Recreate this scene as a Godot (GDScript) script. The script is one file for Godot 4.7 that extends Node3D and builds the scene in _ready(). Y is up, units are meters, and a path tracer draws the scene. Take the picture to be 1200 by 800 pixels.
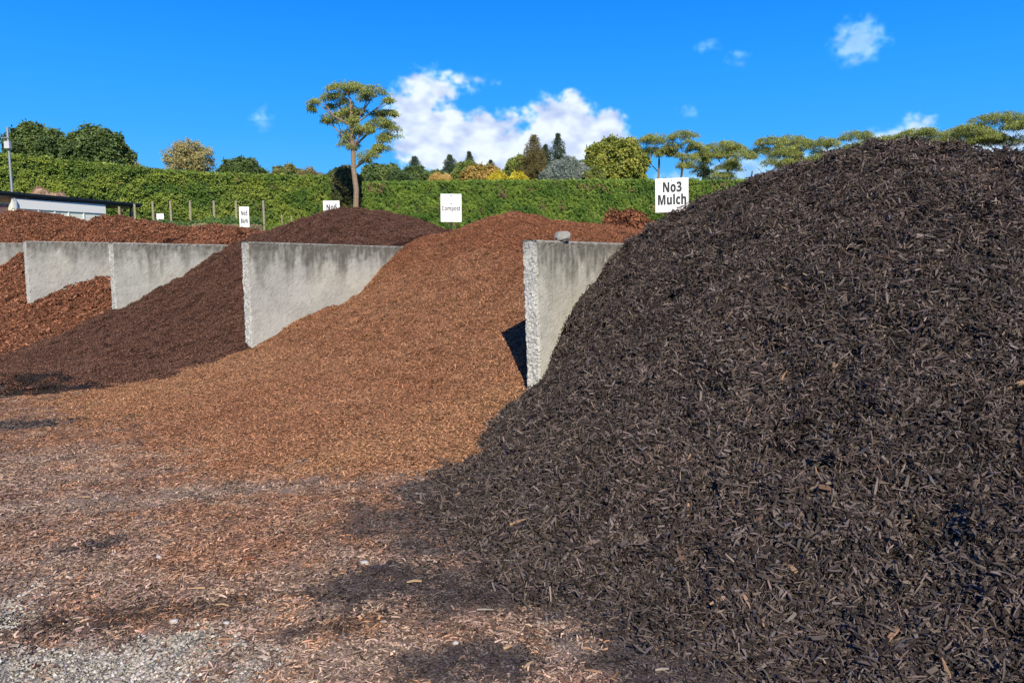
extends Node3D

# A landscape supply yard: mulch and bark piles in concrete bays, hedges and trees behind.
# x to the right, z towards the viewer. Bay axes: s runs along the mouths of the bays
# (to the left and away), t runs into the bays along the dividing walls.

const EYE := 1.7
const SA := 0.642788
const CA := 0.766044
const OX := 0.23
const OF := 7.4

var nz := FastNoiseLite.new()
var nf := FastNoiseLite.new()
var rng := RandomNumberGenerator.new()
var counts := {}
var mat_chip: StandardMaterial3D
var mat_leaf: StandardMaterial3D
var mat_bark: StandardMaterial3D
var mat_white: StandardMaterial3D
var mat_ink: StandardMaterial3D
var mat_steel: StandardMaterial3D
var mat_concrete: StandardMaterial3D
var mat_wood_post: StandardMaterial3D
var clumps := {}
var chip_meshes: Array = []
var leaf_mesh := {}
var ground_spots: Array = []

# ---------------------------------------------------------------- small helpers
func numbered(called: String) -> String:
	var n: int = counts.get(called, 0)
	counts[called] = n + 1
	return called if n == 0 else "%s_%03d" % [called, n]

func tag(o: Node3D, label := "", category := "", group := "", kind := "") -> Node3D:
	if label != "": o.set_meta("label", label)
	if category != "": o.set_meta("category", category)
	if group != "": o.set_meta("group", group)
	if kind != "": o.set_meta("kind", kind)
	return o

func thing(called: String, at: Vector3, turn: float, label: String, category: String, group := "") -> Node3D:
	var o := Node3D.new()
	o.name = numbered(called)
	add_child(o)
	o.position = at
	o.rotation.y = turn
	tag(o, label, category, group)
	return o

func part(called: String, mesh: Mesh, mat: Material, parent: Node3D, at := Vector3.ZERO, turn := Vector3.ZERO) -> MeshInstance3D:
	var o := MeshInstance3D.new()
	o.name = called if parent != self else numbered(called)
	o.mesh = mesh
	if mat: o.material_override = mat
	parent.add_child(o, true)
	o.position = at
	o.rotation = turn
	o.cast_shadow = GeometryInstance3D.SHADOW_CASTING_SETTING_ON
	return o

func xf(s: float, t: float) -> Vector2:      # bay axes -> (x, distance ahead)
	return Vector2(OX - CA * s + SA * t, OF + SA * s + CA * t)

func st(x: float, f: float) -> Vector2:
	var rx := x - OX
	var rf := f - OF
	return Vector2(-CA * rx + SA * rf, SA * rx + CA * rf)

func fbm(x: float, y: float, z: float) -> float:
	return nf.get_noise_3d(x, y, z)

func n3(x: float, y: float, z: float) -> float:
	return nz.get_noise_3d(x, y, z)

func mesh_of(v: PackedVector3Array, c: PackedColorArray, idx := PackedInt32Array(), nrm := PackedVector3Array()) -> ArrayMesh:
	var a := []
	a.resize(Mesh.ARRAY_MAX)
	a[Mesh.ARRAY_VERTEX] = v
	if c.size(): a[Mesh.ARRAY_COLOR] = c
	if idx.size(): a[Mesh.ARRAY_INDEX] = idx
	if nrm.size(): a[Mesh.ARRAY_NORMAL] = nrm
	var m := ArrayMesh.new()
	m.add_surface_from_arrays(Mesh.PRIMITIVE_TRIANGLES, a)
	return m

func quad(v: PackedVector3Array, a: Vector3, b: Vector3, c: Vector3, d: Vector3) -> void:
	v.append(a); v.append(b); v.append(c); v.append(a); v.append(c); v.append(d)

func bevel_box(size: Vector3, b: float) -> ArrayMesh:
	# box with chamfered edges, centred on its base
	var st_ := SurfaceTool.new()
	st_.begin(Mesh.PRIMITIVE_TRIANGLES)
	var h := size * 0.5
	var pts := []
	for ix in [-1, 1]:
		for iy in [-1, 1]:
			for iz in [-1, 1]:
				var sg := Vector3(ix, iy, iz)
				pts.append([sg * (h - Vector3(0, b, b)), sg * (h - Vector3(b, 0, b)), sg * (h - Vector3(b, b, 0))])
	var hull: Array = []
	for p in pts:
		for q in p: hull.append(q + Vector3(0, h.y, 0))
	var tri := func(a: Vector3, bb: Vector3, c: Vector3) -> void:
		st_.add_vertex(a); st_.add_vertex(bb); st_.add_vertex(c)
	var ci := func(ix: int, iy: int, iz: int) -> int: return ix * 4 + iy * 2 + iz
	var up := Vector3(0, h.y, 0)
	for ax in 3:
		for sd in 2:
			var q := []
			for k in [[0, 0], [0, 1], [1, 1], [1, 0]]:
				var id := [0, 0, 0]
				id[ax] = sd
				id[(ax + 1) % 3] = k[0]
				id[(ax + 2) % 3] = k[1]
				q.append(pts[ci.call(id[0], id[1], id[2])][ax] + up)
			tri.call(q[0], q[1], q[2]); tri.call(q[0], q[2], q[3])
	for ax in 3:          # edges along ax
		var a1 := (ax + 1) % 3
		var a2 := (ax + 2) % 3
		for k in [[0, 0], [0, 1], [1, 1], [1, 0]]:
			var i0 := [0, 0, 0]
			var i1 := [0, 0, 0]
			i0[a1] = k[0]; i0[a2] = k[1]; i1[a1] = k[0]; i1[a2] = k[1]; i1[ax] = 1
			var p0: Array = pts[ci.call(i0[0], i0[1], i0[2])]
			var p1: Array = pts[ci.call(i1[0], i1[1], i1[2])]
			tri.call(p0[a1] + up, p1[a1] + up, p1[a2] + up); tri.call(p0[a1] + up, p1[a2] + up, p0[a2] + up)
	for p in pts:
		tri.call(p[0] + up, p[1] + up, p[2] + up)
	return st_.commit()

func tube(v: PackedVector3Array, path: Array, radii: Array, sides := 7) -> void:
	var rings := []
	for i in path.size():
		var p: Vector3 = path[i]
		var dir: Vector3 = (path[mini(i + 1, path.size() - 1)] - path[maxi(i - 1, 0)]).normalized()
		var ref := Vector3(1, 0, 0) if absf(dir.x) < 0.8 else Vector3(0, 0, 1)
		var a := dir.cross(ref).normalized()
		var b := dir.cross(a)
		var ring := []
		for k in sides:
			var an := TAU * k / sides
			ring.append(p + (a * cos(an) + b * sin(an)) * float(radii[i]))
		rings.append(ring)
	for i in path.size() - 1:
		for k in sides:
			var k2 := (k + 1) % sides
			quad(v, rings[i][k], rings[i][k2], rings[i + 1][k2], rings[i + 1][k])
	for k in range(1, sides - 1):
		var e: Array = rings[path.size() - 1]
		v.append(e[0]); v.append(e[k]); v.append(e[k + 1])

func std(col: Color, rough := 0.9) -> StandardMaterial3D:
	var m := StandardMaterial3D.new()
	m.albedo_color = col
	m.roughness = rough
	if rough > 0.8: m.metallic_specular = 0.22
	return m

func noise_tex(freq: float, lo: Color, hi: Color, size := 512, octaves := 5, seed_ := 3) -> NoiseTexture2D:
	var n := FastNoiseLite.new()
	n.seed = seed_
	n.frequency = freq
	n.fractal_octaves = octaves
	var t := NoiseTexture2D.new()
	t.width = size
	t.height = size
	t.seamless = true
	t.noise = n
	var g := Gradient.new()
	g.set_color(0, lo)
	g.set_color(1, hi)
	t.color_ramp = g
	return t

func normal_tex(freq: float, strength: float, size := 512, seed_ := 5) -> NoiseTexture2D:
	var n := FastNoiseLite.new()
	n.seed = seed_
	n.frequency = freq
	n.fractal_octaves = 4
	var t := NoiseTexture2D.new()
	t.width = size
	t.height = size
	t.seamless = true
	t.as_normal_map = true
	t.bump_strength = strength
	t.noise = n
	return t

# ---------------------------------------------------------------- sky
func sky_image() -> Image:
	var w := 4096
	var h := 2048
	var img := Image.create(w, h, false, Image.FORMAT_RGBA8)
	var stops := [[0.0, Color8(138, 203, 255)], [4.0, Color8(100, 189, 255)], [9.0, Color8(62, 168, 254)], [14.0, Color8(42, 152, 251)], [19.0, Color8(26, 134, 243)], [35.0, Color8(12, 96, 214)], [90.0, Color8(8, 66, 170)]]
	for y in h:
		var el := 90.0 - (y + 0.5) * 180.0 / h
		var c := Color8(96, 86, 76)
		if el > 0:
			for i in stops.size() - 1:
				if el >= stops[i][0] and el <= stops[i + 1][0]:
					c = stops[i][1].lerp(stops[i + 1][1], (el - stops[i][0]) / (stops[i + 1][0] - stops[i][0]))
		img.fill_rect(Rect2i(0, y, w, 1), c)
	# cloud banks: azimuth from straight ahead (degrees, right positive), elevation, half sizes, density
	var banks := [
		[[[-7.6, 10.2, 1.7, 1.9, 1.0], [-6.2, 11.8, 1.9, 1.5, 0.8], [-5.0, 12.8, 2.6, 0.7, 0.55], [-3.2, 12.7, 1.9, 0.6, 0.45], [-5.4, 8.6, 2.8, 1.9, 1.15], [-2.6, 8.6, 2.6, 1.6, 1.1], [-0.6, 10.2, 1.9, 0.6, 0.6], [0.8, 10.8, 1.2, 0.5, 0.5], [0.0, 7.6, 3.0, 1.5, 1.1], [3.2, 9.4, 1.9, 2.0, 1.0], [4.4, 11.0, 1.2, 1.0, 0.9], [5.2, 8.6, 2.6, 1.8, 1.15], [7.2, 9.2, 1.2, 1.3, 1.1], [1.0, 6.0, 5.0, 1.3, 0.8], [-5.5, 6.8, 2.6, 1.0, 0.7]], 1.0],
		[[[24.3, 14.2, 1.5, 1.25, 0.9]], 0.6], [[[14.4, 14.7, 0.9, 0.45, 0.6], [16.4, 13.8, 0.8, 0.6, 0.6]], 0.5], [[[12.9, 10.4, 1.0, 0.45, 0.55]], 0.5], [[[-18.1, 9.6, 0.9, 0.8, 0.65]], 0.5],
		[[[24.0, 6.9, 2.2, 0.8, 0.85], [26.5, 7.6, 1.7, 0.8, 0.85], [28.2, 8.5, 1.1, 0.7, 0.8], [29.5, 6.2, 2.5, 1.0, 0.9], [33.0, 7.0, 2.2, 0.8, 0.9], [36.5, 7.7, 3.2, 0.9, 0.9], [34.0, 5.5, 5.0, 1.5, 1.0]], 0.85],
		[[[17.5, 5.4, 3.6, 1.5, 0.9], [20.6, 6.0, 3.0, 1.1, 0.85], [13.0, 5.0, 3.0, 1.2, 0.8]], 0.6]]
	# the same kind of fair-weather cloud goes on all round
	var r := RandomNumberGenerator.new()
	r.seed = 77
	for az in range(48, 302, 9):
		var b := []
		var el0 := r.randf_range(5, 10)
		var a0 := az + r.randf_range(-3, 3)
		for k in r.randi_range(3, 9):
			b.append([a0 + r.randf_range(-5, 5), el0 + r.randf_range(-1.5, 2.5), r.randf_range(1.2, 3.4), r.randf_range(0.6, 1.8), r.randf_range(0.6, 1.1)])
		banks.append([b, r.randf_range(0.6, 1.0)])
	var cn := FastNoiseLite.new()
	cn.seed = 12
	cn.frequency = 0.32
	cn.fractal_octaves = 6
	cn.fractal_gain = 0.52
	var cs := FastNoiseLite.new()
	cs.seed = 31
	cs.frequency = 0.4
	cs.fractal_octaves = 3
	var ppd := w / 360.0
	for bank in banks:
		var x0 := 1e9
		var x1 := -1e9
		var y0 := 1e9
		var y1 := -1e9
		for q in bank[0]:
			x0 = minf(x0, q[0] - 1.7 * q[2]); x1 = maxf(x1, q[0] + 1.7 * q[2])
			y0 = minf(y0, q[1] - 1.7 * q[3]); y1 = maxf(y1, q[1] + 1.7 * q[3])
		y0 = maxf(y0, 0.3)
		for iy in range(int((90 - y1) * ppd), int((90 - y0) * ppd)):
			var el := 90.0 - (iy + 0.5) / ppd
			for ix in range(int(x0 * ppd), int(x1 * ppd)):
				var az := (ix + 0.5) / ppd
				var d := 0.0
				for q in bank[0]:
					var ex: float = (az - q[0]) / q[2]
					var ey: float = (el - q[1]) / q[3]
					var e := ex * ex + ey * ey
					if e < 2.9: d = maxf(d, q[4] * (1.0 - e / 2.9)) + (0.12 * (1.0 - e / 2.9) if d > 0.05 else 0.0)
				if d <= 0.02: continue
				var nn := cn.get_noise_2d(az * 2.2, el * 3.0)
				var n2 := cn.get_noise_2d(az * 7.0 + 40, el * 9.0)
				var dens := d + nn * 0.42 + n2 * 0.13 - 0.30
				var al := smoothstep(0.0, 0.62, dens) * float(bank[1])
				if al <= 0.003: continue
				# lit puffs and lavender bellies
				var sh := clampf(0.58 + 1.0 * cs.get_noise_2d(az * 0.85 + 90, el * 1.5 + 17) + 0.35 * (dens - 0.3), 0.0, 1.0)
				var cc := Color8(182, 197, 236).lerp(Color8(238, 246, 253), sh)
				var wx := posmod(ix, w)
				img.set_pixel(wx, iy, img.get_pixel(wx, iy).lerp(cc, clampf(al, 0, 0.97)))
	return img

# ---------------------------------------------------------------- ground
func terrain(x: float, f: float) -> float:
	var c := st(x, f)
	var up := maxf(smoothstep(4.4, 6.6, c.y), smoothstep(21.5, 26.5, f))
	if f < 6: up = 0.0
	var h := up * (2.06 + clampf(f - 16.0, -3.0, 30.0) * 0.0365)
	h += 0.018 * n3(x * 0.9, f * 0.9, 4) + 0.010 * n3(x * 3.1, f * 3.1, 9)
	return h

func blob(x: float, f: float, b: Array) -> float:
	var dx: float = x - b[0]
	var df: float = f - b[1]
	var an: float = b[4]
	var u := (dx * cos(an) + df * sin(an)) / float(b[2])
	var v := (-dx * sin(an) + df * cos(an)) / float(b[3])
	var r := sqrt(u * u + v * v) + 0.6 * fbm(x * 1.7, f * 1.7, 2.0) + 0.45 * fbm(x * 6.0, f * 6.0, 7.0)
	return 1.0 - smoothstep(0.72, 1.12, r)

var dark_blobs := [[-0.45, 3.68, 0.62, 0.30, 0.15], [0.12, 3.72, 0.55, 0.22, 0.0], [0.95, 2.9, 0.75, 0.34, -0.3], [-0.2, 2.92, 0.34, 0.2, 0.3], [0.55, 3.35, 0.5, 0.22, -0.5],
	[-4.4, 7.55, 0.95, 0.2, 0.35], [-5.6, 7.1, 1.0, 0.25, 0.3], [-6.3, 9.5, 1.5, 0.5, 0.3], [-2.52, 4.2, 0.2, 0.1, 0.4]]
var brown_blobs := [[-1.75, 3.38, 0.7, 0.13, 0.32], [-2.3, 3.25, 0.4, 0.1, 0.3], [-0.75, 3.3, 0.3, 0.14, 0.5]]
var gravel_blobs := [[-1.95, 2.66, 0.75, 0.42, 0.1], [-2.75, 3.15, 0.45, 0.5, 0.5], [-1.5, 3.1, 0.22, 0.1, 0.2], [-3.0, 2.4, 1.2, 0.6, 0.0]]
var pale_blobs := [[-3.9, 6.0, 1.7, 0.3, 0.25], [-4.8, 5.2, 1.3, 0.4, 0.3], [-2.8, 5.0, 1.3, 0.2, 0.3], [-0.75, 2.95, 0.45, 0.22, 0.2], [0.3, 3.05, 0.45, 0.16, 0.0], [-1.1, 3.5, 0.5, 0.25, 0.3], [-2.7, 3.7, 0.6, 0.3, 0.3]]
var red_blobs := [[-1.2, 4.8, 1.3, 0.5, 0.2], [-2.6, 6.3, 1.5, 0.4, 0.35], [-3.2, 7.2, 1.6, 0.5, 0.3], [-1.6, 4.1, 0.5, 0.35, 0.2], [-2.2, 5.6, 0.9, 0.25, 0.3]]

func strength(x: float, f: float, list: Array) -> float:
	var m := 0.0
	for b in list:
		if absf(x - b[0]) < b[2] * 2.2 and absf(f - b[1]) < b[2] * 2.2:
			m = maxf(m, blob(x, f, b))
	return m

# what lies on the yard there: (colour, gravel share, dark share)
func litter(x: float, f: float) -> Array:
	var mix := 0.5 + 0.5 * fbm(x * 0.9 + 5, f * 1.3, 3)
	var c := Color(0.245, 0.156, 0.108).lerp(Color(0.31, 0.222, 0.166), mix)
	var far := smoothstep(5.0, 7.5, f)
	c = c.lerp(Color(0.29, 0.155, 0.083), far * 0.65)
	var red := strength(x, f, red_blobs)
	c = c.lerp(Color(0.31, 0.150, 0.076), red * 0.5)
	var pale := strength(x, f, pale_blobs)
	c = c.lerp(Color(0.31, 0.248, 0.19), pale * 0.45)
	var g := strength(x, f, gravel_blobs)
	c = c.lerp(Color(0.29, 0.275, 0.235), g * 0.9)
	var br := strength(x, f, brown_blobs)
	c = c.lerp(Color(0.085, 0.062, 0.048), br * 0.9)
	var d := strength(x, f, dark_blobs)
	# black dust in front of the black pile
	var q := st(x, f)
	if q.x < 0.2:
		var edge := smoothstep(-3.7, -2.7, q.y + 0.5 * fbm(x * 1.2, f * 1.2, 8) ) * smoothstep(0.1, -0.9, q.x)
		d = maxf(d, edge * (0.55 + 0.45 * fbm(x * 2.5, f * 2.5, 5)))
	d = clampf(d, 0, 1)
	c = c.lerp(Color(0.052, 0.047, 0.046), d * 0.82)
	return [c, g, d, pale, red]

func make_ground() -> void:
	var xs: Array = []
	var fs: Array = []
	var x := -9.5
	while x < 3.2:
		xs.append(x); x += 0.055
	var stp := 0.08
	while x < 4000:
		xs.append(x); stp *= 1.16; x += stp
	x = -9.5; stp = 0.08
	while x > -4000:
		stp *= 1.16; x -= stp; xs.push_front(x)
	var f := 2.2
	while f < 11:
		fs.append(f); f += 0.055
	stp = 0.08
	while f < 4000:
		fs.append(f); stp = minf(stp * 1.12, 0.5 if f < 55 else 1e9); f += stp
	f = 2.2; stp = 0.08
	while f > -4000:
		stp *= 1.2; f -= stp; fs.push_front(f)
	var nx := xs.size()
	var nf_ := fs.size()
	var v := PackedVector3Array()
	var c := PackedColorArray()
	var n := PackedVector3Array()
	v.resize(nx * nf_); c.resize(nx * nf_); n.resize(nx * nf_)
	for j in nf_:
		for i in nx:
			var px: float = xs[i]
			var pf: float = fs[j]
			v[j * nx + i] = Vector3(px, terrain(px, pf), -pf)
			var col := Color(0.20, 0.135, 0.10)
			if pf < 13 and pf > 1.5 and absf(px) < 12:
				col = litter(px, pf)[0]
			elif pf > 24:
				col = Color(0.10, 0.12, 0.045)
			c[j * nx + i] = Color(col.r / 0.6, col.g / 0.6, col.b / 0.6)
	for j in nf_:
		for i in nx:
			var a := v[j * nx + maxi(i - 1, 0)]
			var b := v[j * nx + mini(i + 1, nx - 1)]
			var d := v[maxi(j - 1, 0) * nx + i]
			var e := v[mini(j + 1, nf_ - 1) * nx + i]
			n[j * nx + i] = (b - a).cross(e - d).normalized()
	var idx := PackedInt32Array()
	for j in nf_ - 1:
		for i in nx - 1:
			var p := j * nx + i
			idx.append_array([p, p + nx, p + nx + 1, p, p + nx + 1, p + 1])
	var m := std(Color(1, 1, 1), 0.95)
	m.vertex_color_use_as_albedo = true
	m.albedo_texture = noise_tex(0.035, Color(0.42, 0.42, 0.42), Color(1, 1, 1), 1024, 6, 21)
	m.uv1_triplanar = true
	m.uv1_world_triplanar = true
	m.uv1_scale = Vector3(1.3, 1.3, 1.3)
	m.normal_enabled = true
	m.normal_texture = normal_tex(0.06, 9.0, 1024, 8)
	var o := part("ground", mesh_of(v, c, idx, n), m, self)
	tag(o, "trodden yard floor of chips, dust and gravel", "", "", "structure")

# ---------------------------------------------------------------- chips
func add_chip(v: PackedVector3Array, c: PackedColorArray, at: Vector3, bs: Basis, l: float, w: float, th: float, bend: float, col: Color, r: RandomNumberGenerator) -> void:
	var ws := [w * r.randf_range(0.25, 0.85), w * r.randf_range(0.8, 1.1), w * r.randf_range(0.25, 0.95)]
	var zo := [r.randf_range(-0.25, 0.25) * w, r.randf_range(-0.2, 0.2) * w, r.randf_range(-0.25, 0.25) * w]
	var tw := r.randf_range(-0.35, 0.35)
	var top := []
	var bot := []
	for k in 3:
		var lx := (k - 1) * l * 0.5
		var y: float = bend if k == 1 else 0.0
		var tk := tw * (k - 1)
		for sd in [-1.0, 1.0]:
			var z: float = zo[k] + sd * ws[k] * 0.5
			var yy: float = y + z * tk
			top.append(at + bs * Vector3(lx, yy + th * 0.5, z))
			bot.append(at + bs * Vector3(lx, yy - th * 0.5, z * 0.9))
	var n0 := v.size()
	for k in 2:
		quad(v, top[2 * k], top[2 * k + 1], top[2 * k + 3], top[2 * k + 2])
		quad(v, bot[2 * k], bot[2 * k + 2], bot[2 * k + 3], bot[2 * k + 1])
		quad(v, top[2 * k], top[2 * k + 2], bot[2 * k + 2], bot[2 * k])
		quad(v, top[2 * k + 1], bot[2 * k + 1], bot[2 * k + 3], top[2 * k + 3])
	quad(v, top[0], bot[0], bot[1], top[1])
	quad(v, top[4], top[5], bot[5], bot[4])
	for i in v.size() - n0:
		c.append(col)

# kinds: how many, patch radius, length, width, thickness, tilt, depth of the layer, share of pale pieces
func make_clumps(kind: String, variants: int, num: int, rad: float, l0: float, l1: float, w0: float, w1: float, th: float, tilt: float, deep: float, pale: float) -> void:
	var out := []
	for k in variants:
		var r := RandomNumberGenerator.new()
		r.seed = hash(kind) + k
		var v := PackedVector3Array()
		var c := PackedColorArray()
		for i in num:
			var a := r.randf() * TAU
			var d := rad * sqrt(r.randf())
			var y := r.randf_range(-0.3, 1.0) * deep
			var bs := Basis(Vector3.UP, r.randf() * TAU) * Basis(Vector3(0, 0, 1), r.randfn(0, tilt)) * Basis(Vector3(1, 0, 0), r.randfn(0, tilt))
			var l := l0 + (l1 - l0) * pow(r.randf(), 1.8)
			var w := w0 + (w1 - w0) * pow(r.randf(), 1.6)
			var b := lerpf(0.17, 0.92, pow(r.randf(), 1.5))
			var col := Color(b * r.randf_range(0.94, 1.06), b, b * r.randf_range(0.90, 1.08))
			if r.randf() < pale:
				b = r.randf_range(0.95, 1.35)
				col = Color(b, b * 0.95, b * 0.86)
			elif r.randf() < 0.25:
				col = Color(col.r * 0.55, col.g * 0.52, col.b * 0.52)
			add_chip(v, c, Vector3(cos(a) * d, y, sin(a) * d), bs, l, w, th * r.randf_range(0.6, 1.5), r.randf_range(-0.08, 0.14) * l, col, r)
		out.append(mesh_of(v, c))
	clumps[kind] = out

func make_gravel() -> void:
	var out := []
	for k in 5:
		var r := RandomNumberGenerator.new()
		r.seed = 500 + k
		var v := PackedVector3Array()
		var c := PackedColorArray()
		for i in 46:
			var a := r.randf() * TAU
			var d := 0.11 * sqrt(r.randf())
			var rad := 0.003 + 0.010 * pow(r.randf(), 2.5)
			var at := Vector3(cos(a) * d, rad * 0.35, sin(a) * d)
			var b := r.randf_range(0.4, 1.0)
			var col := Color(b, b * r.randf_range(0.95, 1.0), b * r.randf_range(0.85, 0.98))
			var pts := []
			for q in [Vector3(1, 0, 0), Vector3(-1, 0, 0), Vector3(0, 1, 0), Vector3(0, -1, 0), Vector3(0, 0, 1), Vector3(0, 0, -1)]:
				pts.append(at + Basis(Vector3(0, 1, 0), a * 7) * (q * r.randf_range(0.7, 1.25) * rad * Vector3(1.2, 0.8, 0.9) + Vector3(r.randf_range(-0.2, 0.2), r.randf_range(-0.2, 0.2), r.randf_range(-0.2, 0.2)) * rad))
			for t in [[0, 2, 4], [4, 2, 1], [1, 2, 5], [5, 2, 0], [0, 4, 3], [4, 1, 3], [1, 5, 3], [5, 0, 3]]:
				for q in t:
					v.append(pts[q]); c.append(col)
		out.append(mesh_of(v, c))
	clumps["gravel"] = out

func scatter(called: String, kind: String, spots: Array, parent: Node3D) -> void:
	# spots: [position, normal, tint, scale]; one MultiMesh for each variant of the clump
	var list: Array = clumps[kind]
	var split := []
	for k in list.size(): split.append([])
	for sp in spots:
		split[rng.randi() % list.size()].append(sp)
	for k in list.size():
		if split[k].is_empty(): continue
		multi(called, list[k], split[k], mat_chip, parent)

func multi(called: String, mesh: Mesh, spots: Array, mat: Material, parent: Node3D) -> MultiMeshInstance3D:
	var mm := MultiMesh.new()
	mm.transform_format = MultiMesh.TRANSFORM_3D
	mm.use_colors = true
	mm.mesh = mesh
	mm.instance_count = spots.size()
	for i in spots.size():
		var sp: Array = spots[i]
		var up: Vector3 = sp[1]
		var side := up.cross(Vector3(0.31, 0.2, 0.93)).normalized()
		var bs := Basis(side, up, side.cross(up)) * Basis(Vector3.UP, rng.randf() * TAU)
		mm.set_instance_transform(i, Transform3D(bs.scaled_local(Vector3.ONE * float(sp[3])), sp[0]))
		mm.set_instance_color(i, sp[2])
	var o := MultiMeshInstance3D.new()
	o.multimesh = mm
	o.material_override = mat
	o.name = called if parent != self else numbered(called)
	parent.add_child(o, true)
	o.set_meta("kind", "stuff")
	return o

# ---------------------------------------------------------------- piles
class Pile:
	var ss: Array
	var ts: Array
	var h: Array
	var lo := -99.0      # walls that hold it for t > 0
	var hi := 99.0
	var amp := 0.05
	var seed_ := 0.0
	var pit := 0.55

func cr(a: float, b: float, c: float, d: float, u: float) -> float:
	return b + 0.5 * u * (c - a + u * (2.0 * a - 5.0 * b + 4.0 * c - d + u * (3.0 * (b - c) + d - a)))

func table(p: Pile, s: float, t: float) -> float:
	var ns := p.ss.size()
	var nt := p.ts.size()
	var i := 0
	while i < ns - 2 and s > p.ss[i + 1]: i += 1
	var j := 0
	while j < nt - 2 and t > p.ts[j + 1]: j += 1
	var us := clampf((s - p.ss[i]) / (p.ss[i + 1] - p.ss[i]), 0, 1)
	var ut := clampf((t - p.ts[j]) / (p.ts[j + 1] - p.ts[j]), 0, 1)
	var row := []
	for k in range(-1, 3):
		var a: Array = p.h[clampi(i + k, 0, ns - 1)]
		row.append(cr(a[maxi(j - 1, 0)], a[j], a[j + 1], a[mini(j + 2, nt - 1)], ut))
	return cr(row[0], row[1], row[2], row[3], us)

func pile_h(p: Pile, s: float, t: float) -> float:
	var h := table(p, s, t)
	var k := p.seed_
	var rough := smoothstep(-0.1, 0.5, h)
	var n := 0.9 * n3(s * 0.8 + k, t * 0.8, k) + 0.55 * n3(s * 2.2, t * 2.2 + k, 3 + k) + 0.32 * n3(s * 5.0 + k, t * 5.0, 6)
	n -= p.pit * maxf(0.0, n3(s * 3.2 + 9, t * 3.2 + k, 2) - 0.30)
	n -= p.pit * 0.8 * maxf(0.0, n3(s * 7.5 + 3, t * 7.5 + k, 12) - 0.30)
	return h + p.amp * n * (0.35 + 0.65 * rough)

func pile_ok(p: Pile, s: float, t: float) -> bool:
	return t < 0.0 or (s > p.lo and s < p.hi)

func pile_base(p: Pile, root: Node3D, step: float, col: Color) -> void:
	var s0: float = p.ss[0]
	var s1: float = p.ss[-1]
	var t0: float = p.ts[0]
	var t1: float = p.ts[-1]
	var ns := int((s1 - s0) / step) + 1
	var nt := int((t1 - t0) / step) + 1
	var v := PackedVector3Array()
	var n := PackedVector3Array()
	v.resize(ns * nt); n.resize(ns * nt)
	var ok := PackedByteArray()
	ok.resize(ns * nt)
	for j in nt:
		for i in ns:
			var s := s0 + i * step
			var t := t0 + j * step
			# the sheet ends exactly at the wall that holds it
			if t > 0.0:
				if s < p.lo and s > p.lo - step: s = p.lo
				if s > p.hi and s < p.hi + step: s = p.hi
			var q := xf(s, t)
			var h := pile_h(p, s, t)
			v[j * ns + i] = Vector3(q.x, h, -q.y)
			ok[j * ns + i] = 1 if (h > terrain(q.x, q.y) - 0.06 and (t < 0.0 or (s >= p.lo and s <= p.hi))) else 0
	for j in nt:
		for i in ns:
			var a := v[j * ns + maxi(i - 1, 0)]
			var b := v[j * ns + mini(i + 1, ns - 1)]
			var d := v[maxi(j - 1, 0) * ns + i]
			var e := v[mini(j + 1, nt - 1) * ns + i]
			n[j * ns + i] = (e - d).cross(b - a).normalized()
	var idx := PackedInt32Array()
	for j in nt - 1:
		for i in ns - 1:
			var q := j * ns + i
			if ok[q] and ok[q + 1] and ok[q + ns] and ok[q + ns + 1]:
				idx.append_array([q, q + 1, q + ns + 1, q, q + ns + 1, q + ns])
	for j in nt - 1:        # the cut sides against the walls go down to the ground
		for i in ns:
			var q := j * ns + i
			if not (ok[q] and ok[q + ns]): continue
			for nb in [-1, 1]:
				if i + nb < 0 or i + nb >= ns or (ok[q + nb] and ok[q + ns + nb]): continue
				if t0 + j * step < 0.0: continue
				var e := v.size()
				v.append_array([v[q], v[q + ns], v[q + ns] - Vector3(0, 1.2, 0), v[q] - Vector3(0, 1.2, 0)])
				var sn := Vector3(-CA * nb, 0, -SA * nb)
				n.append_array([sn, sn, sn, sn])
				idx.append_array([e, e + 1, e + 2, e, e + 2, e + 3])
	var m := std(Color(1, 1, 1), 0.97)
	m.albedo_color = Color(col.r, col.g, col.b).linear_to_srgb()
	m.albedo_texture = noise_tex(0.08, Color(0.45, 0.43, 0.42), Color(1, 1, 1), 512, 5, 31)
	m.uv1_triplanar = true
	m.uv1_scale = Vector3(2.2, 2.2, 2.2)
	m.normal_enabled = true
	m.normal_texture = normal_tex(0.09, 12.0, 512, 9)
	part("mound", mesh_of(v, PackedColorArray(), idx, n), m, root)

func pile_normal(p: Pile, s: float, t: float) -> Vector3:
	var e := 0.05
	var hs := (pile_h(p, s + e, t) - pile_h(p, s - e, t)) / (2 * e)
	var ht := (pile_h(p, s, t + e) - pile_h(p, s, t - e)) / (2 * e)
	# s axis (-CA, -SA) and t axis (SA, -CA) in x, z
	return Vector3(-(hs * -CA + ht * SA), 1.0, -(hs * -SA + ht * -CA)).normalized()

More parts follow.
